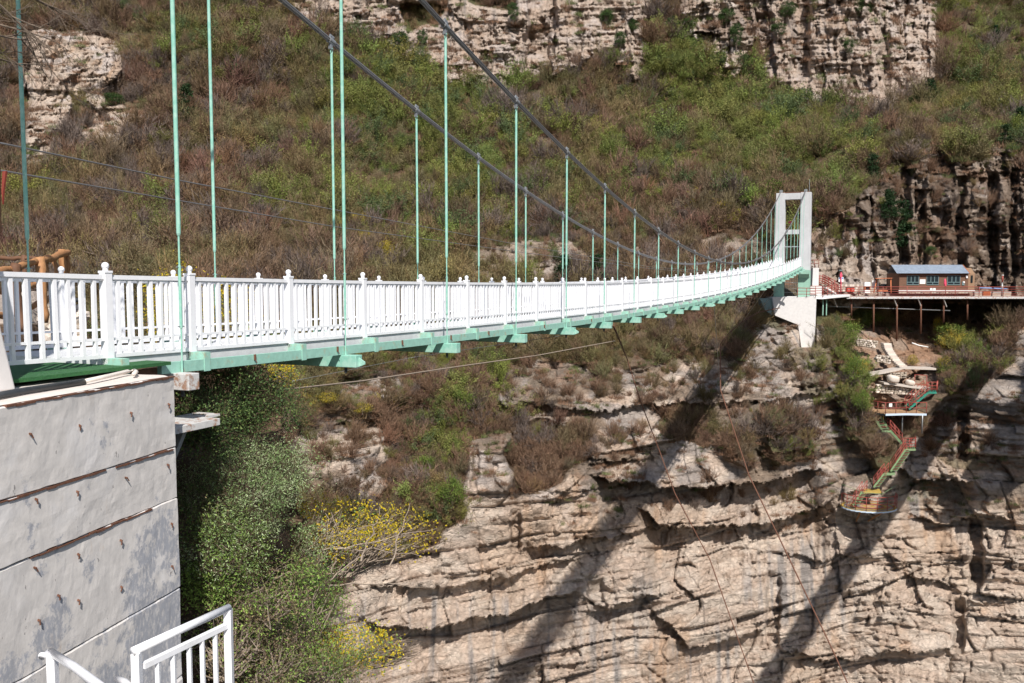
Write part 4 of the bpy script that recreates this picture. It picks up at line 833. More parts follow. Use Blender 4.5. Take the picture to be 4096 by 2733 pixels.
ss.prism('slab', 'conc_white', [U(3249, 1147, 97.5), U(3274, 1147, 97.5), U(3276, 1072, 97.5), U(3252, 1072, 97.5)], (0, 1.2, 0))
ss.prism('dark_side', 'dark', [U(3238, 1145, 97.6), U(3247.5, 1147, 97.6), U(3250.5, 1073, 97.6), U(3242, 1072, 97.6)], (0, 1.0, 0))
ss.tube('handrail', 'redbrown', [U(3240, 1042, 98), U(3276, 1040, 98)], .05); ss.tube('handrail', 'redbrown', [U(3240, 1054, 98), U(3276, 1054, 98)], .04)
for px in (3241, 3258, 3275): ss.tube('rail_post', 'redbrown', [U(px, 1072, 98), U(px, 1040, 98)], .04)
def railing(name, label, pts, h, nr, sp, mt='red', r=.035, base=None, up=None):
    pts = [np.array(p, float) for p in pts]; L = Loc(name, label, 'railing', tuple(pts[0])); k = 0
    for a, b in zip(pts[:-1], pts[1:]):
        for i in range(nr): z = np.array([0, 0, h*(1-i/nr)]); L.tube('rail', mt, [a+z, b+z], r*(.9 if i else 1.15), 5)
        n = max(1, int(round(np.linalg.norm(b-a)/sp)))
        for i in range(n+1):
            if i == 0 and k: continue
            p = a+(b-a)*i/n; L.tube('post', mt, [p, p+np.array([0, 0, h])], r, 5)
        k += 1
    return L
def pfp(px, Y=PFY+.05): x = U(px, 1150, Y); return (x[0], Y, zf)
railing('platform_railing', 'red pipe railing along the front of the long platform', [pfp(3340), pfp(4110)], 1.05, 4, 2.85)
railing('landing_railing', 'short red railing in front of the gate between tower and landing', [U(3190, 1189, 94.1), U(3262, 1190, 94.1)], 1.0, 3, 1.1)
railing('landing_railing', 'red railing around the right end of the pale landing slab', [U(3236, 1183, 95.5), U(3288, 1182, 95.5), U(3292, 1190, 94.6), U(3345, 1176, 95.4)], 1.05, 4, .7)
railing('stair_railing', 'red railing of the short flight descending from the stair wall to the platform', [U(3277, 1140, 98), U(3300, 1146, 98.3), U(3352, 1178, 97)], 1.05, 4, .8, r=.045)
railing('stair_railing', 'second red railing beside the concrete ramp next to the signpost', [U(3290, 1135, 99.5), U(3362, 1172, 98.3)], 1.05, 4, .8, r=.045)
tag(MB().prism([tuple(U(3300, 1150, 97.6)), tuple(U(3306, 1148, 97.6)), tuple(U(3348, 1174, 97)), tuple(U(3342, 1176, 97))], (0, 1.4, 0)).build('concrete_ramp', M['conc_white'], None), 'narrow pale concrete ramp between the red stair railings', 'ramp')
# cabin
CBY = 99.5
cb_ = Loc('timber_cabin', 'brown timber cabin with blue tin roof standing on the platform', 'cabin', at_base(3740, 1168, CBY))
zc0 = U(3740, 1166, CBY)[2]; zc1 = U(3740, 1093, CBY)[2]; xc0 = U(3597, 1130, CBY)[0]; xc1 = U(3873, 1130, CBY)[0]; b = cb_.b; dp = 3.4
cs = MB().box(xc0-b[0], xc1-b[0], 0, dp, zc0-b[2], zc1-b[2]); cs.build('wall', M['wall_brown'], cb_.e)
xg = xc1-b[0]+1.35; yb = 1.15
MB().hexa([(xc1-b[0], .0, zc0-b[2]), (xc1-b[0]+.002, -.002, zc0-b[2]), (xg, yb, zc0-b[2]), (xc1-b[0], dp, zc0-b[2]), (xc1-b[0], 0, zc1-b[2]-.05), (xc1-b[0]+.002, -.002, zc1-b[2]-.05), (xg, yb, zc1-b[2]-.05), (xc1-b[0], dp, zc1-b[2]-.05)]).build('end_wall', M['wall_tan'], cb_.e)
MB().prism([(xc1-b[0]+.02, .05, zc1-b[2]-.05), (xg, yb, zc1-b[2]-.05), (xc1-b[0]+.75, .9, zc1-b[2]+.62)], (-.3, .5, 0)).build('gable', M['wall_tan'], cb_.e)
rf = MB(); xr0 = U(3587, 1092, CBY-.4)[0]-b[0]; xr1 = U(3878, 1092, CBY-.4)[0]-b[0]; n = 70; zt_ = zc1-b[2]
xs_ = np.linspace(xr0, xr1, n*2+1); sk = .65
vs = []; fs = []
for i, x in enumerate(xs_):
    h = .03*(i % 2); vs += [(x, -.45, zt_-.04+h), (x+sk-.4, dp/2, zt_+.98+h), (x+sk+.1, dp+.5, zt_-.04+h)]
for i in range(len(xs_)-1): fs += [(3*i, 3*i+3, 3*i+4, 3*i+1), (3*i+1, 3*i+4, 3*i+5, 3*i+2)]
rf.add(vs, fs).build('roof', M['roof_blue'], cb_.e)
MB().bar((xr1+.03, -.45, zt_-.08), (xr1+sk-.35, dp/2, zt_+.95), .05, .14).build('bargeboard', M['orange'], cb_.e)
MB().bar((xr1+sk-.35, dp/2, zt_+.95), (xr1+.95+sk, dp*.75, zt_-.05), .05, .14).build('bargeboard', M['wall_brown'], cb_.e)
for a, c in ((3627, 3677), (3706, 3756), (3789, 3842)):
    wn = cb_.box('window_frame', 'frame_teal', a, 1103, c, 1140, CBY-.06, .058)
    for k, (f0, f1, g0, g1) in enumerate(((.04, .34, .05, .68), (.37, .64, .05, .68), (.67, .96, .05, .68), (.04, .48, .74, .94), (.52, .96, .74, .94))):
        x0_, x1_, y0_, y1_, z0_, z1_ = fbox(a+(c-a)*f0, 1103+37*g0, a+(c-a)*f1, 1103+37*g1, CBY-.066, .005)
        MB().box(x0_-b[0], x1_-b[0], y0_-b[1], y1_-b[1], z0_-b[2], z1_-b[2]).build('pane', M['glass'], wn)
cb_.prism('end_window', 'glass', [(xc1+.45, CBY+.36, zc0+1.0), (xc1+.85, CBY+.70, zc0+1.0), (xc1+.85, CBY+.70, zc0+1.85), (xc1+.45, CBY+.36, zc0+1.85)], (.02, -.03, 0))
cb_.box('wall_notice', 'board_white', 3679, 1118, 3702, 1136, CBY-.03, .028)
cb_.box('meter_box', 'frame_teal', 3849, 1127, 3859, 1141, CBY-.08, .078); cb_.tube('round_dial', 'board_white', [U(3855, 1130, CBY-.10), U(3855, 1130, CBY-.082)], .13, 12)
cb_.box('outdoor_lamp', 'board_white', 3865, 1101, 3872, 1113, CBY-.15, .15); cb_.box('sill_beam', 'conc_white', 3595, 1161, 3900, 1165, CBY-.12, .118)
for i in range(22):
    px = 3596+i*12.6; cb_.box('plinth_stone', 'stone', px, 1166+random.random(), px+12, 1174, CBY-.08-.05*random.random(), .35)
# terrace wall of plinth behind bins etc.
tw = Loc('pale_terrace_wall', 'low pale stone terrace wall behind the red bins', 'wall', at_base(3370, 1170, 99))
for i in range(9):
    for j in range(3): px = 3352+i*9.5+(j % 2)*4; tw.box('stone', 'stone_pale' if random.random() < .5 else 'stone', px, 1138+j*10, px+9, 1147+j*10, 99-.08*random.random(), .5)
def thing_boxes(name, label, cat_, base, parts, group=None):
    L = Loc(name, label, cat_, at_base(*base), group)
    for pt in parts: L.box(*pt)
    return L
for k, px in enumerate((3388, 3404)):
    L = thing_boxes('litter_bin', ['left one of the pair of red litter bins on the platform', 'right one of the pair of red litter bins on the platform'][k], 'bin', (px+7, 1169, 97), [('body', 'bin_red', px, 1152, px+14, 1169, 97, .45), ('hood', 'dark', px-.5, 1147, px+14.5, 1151.5, 97, .45)], 'red litter bins')
    L.tube('badge', 'board_white', [U(px+7, 1159, 96.99), U(px+7, 1159, 96.97)], .07, 10)
thing_boxes('information_kiosk', 'white information kiosk with orange edges beside the swing', 'kiosk', (3470, 1171, 97.4), [('sloped_board', 'board_white', 3458, 1129, 3482, 1145, 97.2, .3), ('screen', 'glass', 3463, 1146.5, 3479, 1160, 97.42, .2), ('side_panel', 'orange', 3459, 1146, 3462.4, 1161, 97.3, .4), ('side_panel', 'orange', 3479.6, 1146, 3482, 1161, 97.3, .4), ('base', 'board_white', 3459.5, 1161.5, 3481, 1172, 97.3, .5)])
thing_boxes('notice_board', 'pale grey notice board leaning behind the swing frame', 'board', (3496, 1155, 98.4), [('panel', 'board_white', 3488, 1122, 3503, 1153, 98.4, .08), ('panel', 'board_white', 3508, 1130, 3515, 1160, 98.6, .08)])
sw = Loc('swing_bench', 'orange framed swing bench with a small slatted roof on the platform', 'swing bench', at_base(3530, 1174, 97))
for a, c in ((3495, 3504), (3556, 3566)):
    sw.tube('frame_leg', 'orange', [U(a if a < 3500 else c-2, 1172, 96.8), U(3507 if a < 3500 else 3563, 1118, 97.3)], .06); sw.tube('frame_leg', 'wood_dark', [U(3508 if a < 3500 else 3562, 1172, 98), U(3507 if a < 3500 else 3564, 1118, 97.6)], .05)
for i in range(8): sw.bar('roof_slat', 'orange', U(3501, 1114.5, 96.7+i*.2), U(3568, 1113, 96.7+i*.2), .16, .06)
sw.box('seat', 'orange', 3514, 1162, 3552, 1165.5, 97.2, .5); sw.box('backrest', 'wood_dark', 3514, 1150, 3552, 1161, 97.7, .06)
for px in (3516, 3550): sw.tube('hanging_rod', 'dark', [U(px, 1164, 97.4), U(px, 1117, 97.4)], .018)
dg = Loc('signpost', 'pink signpost with a small round top plate and blue and white board', 'signpost', at_base(3364, 1170, 98))
dg.tube('pole', 'pink', [U(3364, 1170, 98), U(3364, 1088, 98)], .06); dg.box('plate', 'pink', 3360, 1096, 3369.5, 1108, 97.9, .1); dg.box('board', 'board_white', 3354, 1109, 3374.5, 1128, 98.1, .05); dg.box('picture', 'blue_pipe', 3355.5, 1110.5, 3373, 1117, 98.085, .012); dg.box('solar_panel', 'frame_teal', 3358, 1080, 3370, 1083.5, 97.8, .5)
um = Loc('closed_parasol', 'closed pink parasol standing in front of the cabin windows', 'parasol', at_base(3781, 1182, 96.3))
um.tube('pole', 'red', [U(3782, 1184, 96.3), U(3781, 1114, 96.3)], .03); MB().tube([U(3781, 1144, 96.3)-um.b, U(3780, 1135, 96.3)-um.b, U(3780, 1122, 96.3)-um.b, U(3780, 1115, 96.3)-um.b], [.12, .15, .12, .02], 8).build('canopy', M['pink'], um.e)
sg2 = Loc('white_notice', 'two part white notice hung on the railing in front of the cabin', 'notice', at_base(3730, 1160, PFY))
for a in (3720, 3732.5): sg2.box('sheet', 'board_white', a, 1153, a+10.5, 1163.5, PFY-.03, .02)
lp = Loc('red_and_grey_pole', 'tall pole, red above and grey below, right of the cabin', 'pole', at_base(4010, 1182, 96.6))
lp.tube('lower_pole', 'steel', [U(4007, 1186, 96.6), U(4009, 1130, 96.6)], .07, 8); lp.tube('upper_pole', 'red', [U(4009, 1130, 96.6), U(4011, 1103, 96.6)], .09, 8); lp.tube('cap', 'board_white', [U(4011, 1103, 96.6), U(4011, 1100, 96.6)], .12, 8)
tag(MB().tube([U(3916, 1152, 98), U(3970, 1153.5, 98), U(4029, 1156.5, 98)], .07, 8).build('blue_pipe', M['blue_pipe'], None, smooth=True), 'pale blue pipe running level from the cabin end to the pole', 'pipe')
for k, px in enumerate((3934, 3949)):
    L = Loc('orange_crate', ['left of two orange slatted crates right of the cabin', 'right of two orange slatted crates right of the cabin'][k], 'crate', at_base(px+7, 1183, 96.8), 'orange slatted crates')
    for i in range(4): L.box('slat', 'orange', px+i*3.6, 1165, px+i*3.6+2.8, 1183, 96.8, .3)
tw2 = Loc('pale_kerb_wall', 'low pale kerb wall running right from the cabin end', 'wall', at_base(3960, 1178, 98)); tw2.box('coping', 'conc_white', 3898, 1166, 4045, 1170, 98, .5); tw2.box('wall', 'stone', 3898, 1170.5, 4045, 1186, 98.05, .4)
for k, px in enumerate((3650, 3706, 3770, 3818)):
    L = Loc('picnic_bench', 'low dark red bench on the platform, %s' % ['below the cabin\'s left window', 'below the cabin\'s middle window', 'left of the closed parasol\'s foot', 'below the cabin\'s right window'][k], 'bench', at_base(px, 1180, 97.3), 'benches on the platform')
    L.box('top', 'redbrown', px-16, 1169.5, px+16, 1171.5, 97, .5)
    for a in (-13, 11): L.box('leg', 'dark', px+a, 1172, px+a+2, 1180, 97.2, .06)

# ---------------------------------------------------------------- stone path, boulder and red-green cliff stairs
SY = 90.5
st = Loc('stone_steps', 'rough stone steps winding down the terrace below the platform', 'steps', at_base(3580, 1440, SY))
sx = [(3551, 1374), (3553, 1381), (3554, 1388), (3557, 1395), (3561, 1402), (3566, 1409), (3570, 1416), (3575, 1423), (3581, 1430), (3586, 1437), (3592, 1444), (3599, 1450), (3606, 1456), (3613, 1462)]
for i, (px, py) in enumerate(sx): st.box('step', 'path' if i % 3 else 'stone_pale', px-16, py, px+16, py+7.2, 92.6-.30*i, .9, bevel=.03)
pa = Loc('path_slabs', 'pale trodden path strips crossing the terrace below the stone steps', 'path', at_base(3560, 1480, 88)); 
def strip(L, name, mt, pts, Y0_, dep, th):   # walkway strip with real thickness on the slope
    for (xa, ya), (xb, yb) in zip(pts[:-1], pts[1:]): L.prism(name, mt, [U(xa, ya, Y0_), U(xb, yb, Y0_), U(xb, yb, Y0_)-np.array([0, 0, th]), U(xa, ya, Y0_)-np.array([0, 0, th])], (0, dep, 0))
strip(pa, 'slab', 'path', [(3476, 1498), (3540, 1487), (3600, 1474), (3612, 1469), (3745, 1473)], 88.4, 1.4, .2); strip(pa, 'slab', 'path', [(3536, 1530), (3600, 1538), (3655, 1546), (3720, 1550)], 87.5, 1.4, .2)
q = np.random.default_rng(77)
def stone_mesh(seed, n=3):
    qq = np.random.default_rng(seed); m = MB().ball((0, 0, 0), 1, 8, 5)
    v = np.array(m.v); v = np.sign(v)*np.abs(v)**.6; v *= 1+.22*(qq.random((len(v), 1))-.5); m.v = [tuple(x) for x in v]
    me = m.mesh('stone'); return me
smesh = []
for i in range(8):
    me = stone_mesh(i+40); me.materials.append(M['stone'] if i % 3 else M['stone_pale']); smesh.append(me)
def stone_wall(label, x0_, y0_, x1_, y1_, Y, rows, sw_, slope=0):
    L = Loc('dry_stone_wall', label, 'wall', at_base((x0_+x1_)/2, y1_, Y)); hh = (y1_-y0_)/rows
    for j in range(rows):
        x = x0_+q.uniform(-4, 4)
        while x < x1_:
            w_ = sw_*q.uniform(.6, 1.4); py = y0_+(j+.5)*hh+slope*(x-x0_)
            o = inst('stone', smesh[q.integers(0, 8)], L.e, tuple(U(x+w_/2, py, Y+q.uniform(-.12, .12))-L.b), rot=(q.uniform(-.15, .15), q.uniform(-.15, .15), q.uniform(-.2, .2)))
            k = Y/F; o.scale = (w_*.5*k*1.02, .28, hh*.53*k); x += w_
    return L
stone_wall('dry stone retaining wall under the lower path strip', 3500, 1537, 3650, 1573, 88.2, 4, 13, .06)
stone_wall('dry stone wall left of the lowest stone steps under the upper path', 3545, 1492, 3622, 1516, 88.9, 3, 11, -.05)
stone_wall('small stone wall beside the left edge of the stone steps', 3505, 1420, 3560, 1450, 90, 4, 10, .1)
stone_wall('crumbled stone wall near the posts below the platform', 3425, 1355, 3500, 1385, 92, 4, 10, .12)
bo = bpy.data.objects.new('boulder', stone_mesh(99)); COL.objects.link(bo); bo.location = tuple(U(3572, 1516, 87.6)); bo.scale = (.66, .6, .42); bo.rotation_euler = (.1, .15, .3); bo.data.materials.append(M['stone_pale']); bo.modifiers.new('s', 'SUBSURF').levels = 1; tag(bo, 'big white boulder lying between the two path strips', 'boulder')
bo2 = bo.copy(); COL.objects.link(bo2); bo2.location = tuple(U(3510, 1436, 90.3)); bo2.scale = (.4, .4, .2); tag(bo2, 'smaller white boulder left of the stone steps', 'boulder')
bo3 = bo.copy(); COL.objects.link(bo3); bo3.location = tuple(U(3640, 1530, 88.2)); bo3.scale = (.5, .5, .28); tag(bo3, 'squat greyish boulder right of the big white one', 'boulder')
tag(MB().tube([U(3648, 1372, 91), U(3675, 1382, 91), U(3712, 1389, 91)], .07, 6).build('white_pipe', M['board_white'], None, smooth=True), 'white bent pipe lying on the terrace right of the steps', 'pipe')
def flight(label, a, c, wv, mt, n, h=1.05, rail=True):
    """steel stair flight: a top point, c bottom point, wv width vector"""
    a = np.array(a); c = np.array(c); wv = np.array(wv); L = Loc('stair_flight', label, 'stairs', tuple(a))
    for s_ in (0, 1): L.bar('stringer', mt, a+wv*s_, c+wv*s_, .05, .20)
    dh = (c-a)/n; wd = wv/np.linalg.norm(wv)
    for i in range(n): p = a+dh*(i+.5); L.bar('tread', mt if i % 2 else 'redbrown', p+wd*.05, p+wv-wd*.05, .24, .035)
    if rail:
        for s_ in (0, 1):
            for i in range(3): z = np.array([0, 0, h*(1-i/3)]); L.tube('rail', 'red', [a+wv*s_+z, c+wv*s_+z], .03, 5)
            for i in range(4): p = a+(c-a)*i/3+wv*s_; L.tube('post', 'red', [p, p+np.array([0, 0, h])], .03, 5)
    return L
def landing(label, pts, th, mt, mt2, planks=0, name='landing'):
    L = Loc(name, label, 'landing', tuple(pts[0])); P_ = [np.array(p) for p in pts]; z = np.mean([p[2] for p in P_]); P_ = [np.array([p[0], p[1], z]) for p in P_]
    L.prism('floor', mt, P_, (0, 0, -th)); 
    L.bar('fascia', mt2, P_[0]+[0, -.03, -th*.7], P_[1]+[0, -.03, -th*.7], .05, .18); return L, P_
YS = 86.3
def R4(px, py, Y): return U(px, py, Y)
landing('top green landing where the red cliff stairs begin', [R4(3708, 1570, 87.2), R4(3746, 1570, 87.2), R4(3748, 1562, 88.6), R4(3712, 1562, 88.6)], .08, 'green_dk', 'green_dk')
railing('stair_railing', 'red railing around the top landing of the cliff stairs', [R4(3708, 1570, 87.2), R4(3746, 1570, 87.2), R4(3750, 1562, 88.6)], 1.05, 3, .5)
railing('stair_railing', 'red railing standing alone on the path left of the top landing', [R4(3657, 1572, 88), R4(3705, 1576, 88)], 1.9, 2, 1.2)
flight('uppermost stair flight, dark green, dropping left to the plank platform', R4(3712, 1572, 87.0), R4(3636, 1638, 86.4), (.0, .95, .12), 'green_dk', 11)
# plank platform
PZ = U(3600, 1654, 85.2)[2]
vp = Loc('plank_viewing_platform', 'orange brown plank viewing platform with pale blue edge half way down the stairs', 'platform', (U(3600, 1654, 85.2)[0], 85.2, PZ))
fx = [(3480, 86.6), (3542, 85.0), (3625, 85.35), (3706, 85.1)]
front = [np.array([U(px, 1640, Y)[0], Y, PZ]) for px, Y in fx]
xa, xb = front[0][0], front[-1][0]; n = 26
for i in range(n):
    t0 = xa+(xb-xa)*i/n; t1 = xa+(xb-xa)*(i+1)/n-.02
    ya = np.interp((t0+t1)/2, [p[0] for p in front], [p[1] for p in front])
    MB().box(t0-vp.b[0], t1-vp.b[0], ya-85.2, 88.0-85.2, -.05, 0).build('plank', M['plank'], vp.e)
for a, c in zip(front[1:-1], front[2:]): vp.bar('fascia', 'blue_fascia', a+[0, -.05, -.10], c+[0, -.05, -.10], .05, .20)
vp.bar('fascia', 'dark', front[0]+[0, -.05, -.12], front[1]+[0, -.05, -.12], .05, .2)
for px in (3533, 3610, 3690): p = U(px, 1660, 86.2); vp.tube('support_post', 'yellow_st' if px == 3533 else 'steel', [(p[0], 86.2, PZ-.06), (p[0], 86.2, PZ-2.2)], .07, 6)
railing('stair_railing', 'red railing round the plank viewing platform', front, 1.1, 2, 1.15)
wn_ = Loc('white_notice', 'small white notice on the plank platform railing', 'notice', at_base(3562, 1620, 85.2)); wn_.box('sheet', 'board_white', 3556, 1614, 3569, 1628, 85.1, .02)
flight('green stair flight under the left end of the plank platform', R4(3483, 1650, 86.2), R4(3528, 1719, 85.6), (.78, .25, 0), 'green_st', 10, rail=False)
landing('small green landing under the left end of the plank platform', [R4(3526, 1724, 85.4), R4(3562, 1724, 85.4), R4(3562, 1718, 86.3), R4(3528, 1718, 86.3)], .07, 'green_st', 'green_st')
flight('light green stair flight slanting right below the plank platform', R4(3560, 1722, 85.5), R4(3608, 1776, 85.0), (.1, .85, .1), 'green_st', 9)
landing('green landing at the right-hand turn of the cliff stairs', [R4(3610, 1797, 84.6), R4(3662, 1797, 84.6), R4(3658, 1788, 85.8), R4(3616, 1788, 85.8)], .08, 'green_st', 'green_st')
railing('stair_railing', 'red railing round the right-hand turn of the cliff stairs', [R4(3612, 1797, 84.6), R4(3662, 1797, 84.6), R4(3660, 1788, 85.8)], 1.1, 4, .5)
flight('long light green stair flight dropping left from the right-hand turn', R4(3622, 1799, 84.5), R4(3562, 1886, 83.9), (.72, .35, 0), 'green_st', 16)
landing('green landing in the middle of the lower cliff stairs', [R4(3532, 1894, 83.6), R4(3580, 1894, 83.6), R4(3578, 1886, 84.8), R4(3536, 1886, 84.8)], .08, 'green_st', 'green_st')
flight('light green stair flight leading to the yellow landing', R4(3536, 1896, 83.5), R4(3494, 1950, 83.0), (.60, .35, 0), 'green_st', 10)
landing('yellow landing above the round platform', [R4(3452, 1966, 82.7), R4(3524, 1966, 82.7), R4(3518, 1957, 83.9), R4(3458, 1957, 83.9)], .08, 'yellow_st', 'yellow_st')
flight('lowest stair flight, red treads, reaching the round platform', R4(3448, 1968, 82.6), R4(3412, 2022, 82.1), (.62, .35, 0), 'green_st', 10)
# round platform
RZ = U(3470, 2040, 82)[2]; rc = np.array([U(3472, 2030, 83.5)[0], 83.4, RZ]); RR = 2.65
rp = Loc('round_viewing_platform', 'round plank platform painted in yellow, grey and red rings at the foot of the stairs', 'platform', tuple(rc))
rings = ['pink_ring', 'yellow_st', 'plank', 'steel', 'redbrown', 'yellow_st', 'plank', 'steel', 'yellow_st']
M['pink_ring'] = pm('pink_paint', (.5, .3, .25), .7, .1, 6)
nr = len(rings)
for k in range(nr):
    r0 = RR*k/nr; r1 = RR*(k+1)/nr-.02; m = MB(); N = 40
    for i in range(N):
        a0, a1 = 2*math.pi*i/N, 2*math.pi*(i+1)/N; el = .78
        m.hexa([(r0*math.cos(a0), r0*el*math.sin(a0), -.06), (r1*math.cos(a0), r1*el*math.sin(a0), -.06), (r1*math.cos(a1), r1*el*math.sin(a1), -.06), (r0*math.cos(a1), r0*el*math.sin(a1), -.06),
                (r0*math.cos(a0), r0*el*math.sin(a0), 0), (r1*math.cos(a0), r1*el*math.sin(a0), 0), (r1*math.cos(a1), r1*el*math.sin(a1), 0), (r0*math.cos(a1), r0*el*math.sin(a1), 0)])
    m.build('floor_ring', M[rings[k]], rp.e)
m = MB()
cir = [(RR*math.cos(a), RR*.78*math.sin(a), 0) for a in np.linspace(math.pi, 2*math.pi, 17)]
for a, c in zip(cir[:-1], cir[1:]): m.bar(np.array(a)-[0, 0, .1], np.array(c)-[0, 0, .07], .05, .13)
m.build('fascia', M['blue_fascia'], rp.e)
for s_ in (-1, 1): rp.bar('bracket', 'wood', rc+np.array([s_*1.2, -1.2, -.1]), rc+np.array([s_*.6, 1.4, -1.9]), .12, .12)
railing('stair_railing', 'tall red railing round the round viewing platform', [rc+np.array(c) for c in cir[::2]], 1.35, 4, 1.1)
cable('lamp_wire', 'thin green and yellow festoon wire above the round platform', [rc+np.array([-2.7, 0, 2.2]), rc+np.array([-1.2, -1.4, 1.75]), rc+np.array([.6, -1.6, 1.6]), rc+np.array([2.6, -.3, 2.2])], .02, 'green_st', 'wire')
# far flags and wrappers
tag(MB().prism([tuple(U(3154, 886, 99)), tuple(U(3166, 884, 99)), tuple(U(3164, 894, 99)), tuple(U(3153, 893, 99))], (.03, .12, 0)).build('pink_cloth', M['pink'], None), 'small pink cloth caught in the scrub seen between the tower legs', 'cloth')

# ---------------------------------------------------------------- made-up deck beyond the right edge of the view, added to cast the second shadow band
sb = Loc('shadow_caster_deck', 'made-up plain deck just outside the right edge, added to cast a shadow across the cliff', 'footbridge', (34.2, 45.8, 0))
A_, B_ = np.array([31.0, 39.3, .2]), np.array([51.5, 81.0, .2])
sb.bar('deck', 'conc_white', A_, B_, 2.3, .35)

# ---------------------------------------------------------------- white stair rails at the bottom left
def ploc(px, py, o): u, z = onplane(px, py, o); return BW(-o, u, z)
SR = Loc('white_stair_rail', 'white welded stair railing with round handrail in front of the pier corner', 'railing', tuple(ploc(545, 2610, -3.2)))
SR.tube('handrail', 'white', [ploc(532, 2606, -3.2), ploc(915, 2431, -3.2)], .030, 14)
for pxa, pxb in (((545, 2612), (592, 2790)), ((912, 2440), (965, 2790))):
    a = ploc(*pxa, -3.2); u0_, z0_ = onplane(*pxa, -3.2); SR.bar('post', 'white', a, a-np.array([0, 0, .9]), .055, .055)
SR.bar('middle_rail', 'white', ploc(572, 2664, -3.2), ploc(906, 2503, -3.2), .04, .04)
for i, px in enumerate((630, 692, 756, 808, 860)):
    py = 2664-(px-572)*.482; a = ploc(px, py, -3.2); SR.bar('baluster', 'white', a, a-np.array([0, 0, .8]), .03, .03)
SR2 = Loc('white_stair_rail', 'second white stair rail descending to the right at the bottom edge', 'railing', tuple(U(205, 2620, 5.6)))
SR2.tube('handrail', 'white', [U(168, 2625, 5.6), U(202, 2607, 5.7), U(300, 2670, 5.2), U(400, 2745, 4.7), U(520, 2840, 4.2)], .026, 14)
SR2.bar('post', 'white', U(208, 2618, 5.62), U(210, 2618, 5.62)-np.array([0, 0, .7]), .055, .055)
SR2.tube('lower_end', 'white', [U(468, 2715, 6.3), U(500, 2730, 6.0), U(560, 2790, 5.5)], .026, 12)
# ---------------------------------------------------------------- log fence, rubble and red ribbon at the left
LF = Loc('log_fence', 'rustic orange brown log fence on the path behind the left railing', 'fence', tuple(U(150, 1290, 15.5)))
def log(pts, r, mt='wood', nm='log'):
    P_ = [U(*p) for p in pts]; out = []; rr = []
    q_ = np.random.default_rng(len(pts)*7+abs(int(pts[0][0])))
    for a, b in zip(P_[:-1], P_[1:]):
        for i in range(5): out.append(a+(b-a)*i/5+q_.normal(size=3)*.008); rr.append(r*q_.uniform(.85, 1.15))
    out.append(P_[-1]); rr.append(r); LF.tube(nm, mt, out, rr, 9)
log([(-60, 1092, 13.5), (60, 1078, 14.5), (112, 1052, 15.2), (150, 1046, 15.6)], .065); log([(150, 1046, 15.6), (200, 1034, 16.3), (262, 1012, 17.5), (272, 1010, 17.8)], .065)
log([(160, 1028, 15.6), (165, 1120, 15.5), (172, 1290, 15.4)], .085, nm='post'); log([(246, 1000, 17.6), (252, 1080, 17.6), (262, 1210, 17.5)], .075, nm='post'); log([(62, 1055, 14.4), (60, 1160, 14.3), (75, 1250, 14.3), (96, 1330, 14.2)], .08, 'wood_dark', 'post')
log([(-60, 1030, 20), (60, 1034, 20), (145, 1034, 20)], .05, 'wood_dark'); log([(96, 1022, 20), (100, 1160, 20)], .06, 'wood_dark', 'post')  # rail standing in shade: the shade is put into the darker log colour
log([(-60, 1170, 13.6), (60, 1162, 14.4), (110, 1148, 14.9), (160, 1130, 15.5), (215, 1130, 16.6), (268, 1156, 17.6)], .055); log([(-60, 1262, 13.4), (60, 1256, 14.4), (112, 1232, 15), (160, 1212, 15.5), (240, 1172, 17.3)], .055)
log([(185, 1040, 16.2), (182, 1095, 16.2)], .045); log([(215, 1035, 16.8), (228, 1090, 16.8), (222, 1190, 16.8)], .045); log([(266, 1015, 17.8), (272, 1090, 17.8), (270, 1160, 17.8)], .05)
tag(MB().prism([tuple(U(9, 686, 14)), tuple(U(23, 684, 14)), tuple(U(12, 770, 14)), tuple(U(9, 818, 14)), tuple(U(5, 760, 14))], (.01, .03, 0)).build('red_ribbon', M['cloth_red'], None), 'red ribbon hanging at the left edge of the view', 'ribbon')
tag(MB().tube([U(-12, 650, 14), U(-8, 930, 14)], .05, 6).build('dark_post', M['wood_dark'], None), 'dark wooden pole at the left edge holding the red ribbon', 'pole')
RB = MB(); q = np.random.default_rng(8)
RUB = Loc('rubble_heap', 'heap of broken pale stones on the slope behind the left railing', 'rubble', tuple(U(250, 1330, 17)))
for i in range(70):
    px = q.uniform(175, 330); py = q.uniform(1235, 1365); Y = 18.2-(py-1235)/130*1.5
    o = inst('stone', smesh[q.integers(0, 8)], RUB.e, tuple(U(px, py, Y)-RUB.b), rot=tuple(q.uniform(-1, 1, 3))); s_ = q.uniform(.05, .15); o.scale = (s_*1.5, s_, s_*.6)
tag(MB().tube([U(290, 1203, 19), U(318, 1200, 19)], .05, 8).build('black_pipe_stub', M['pipe_black'], None), 'short black pipe stub sticking out beside the log fence', 'pipe')

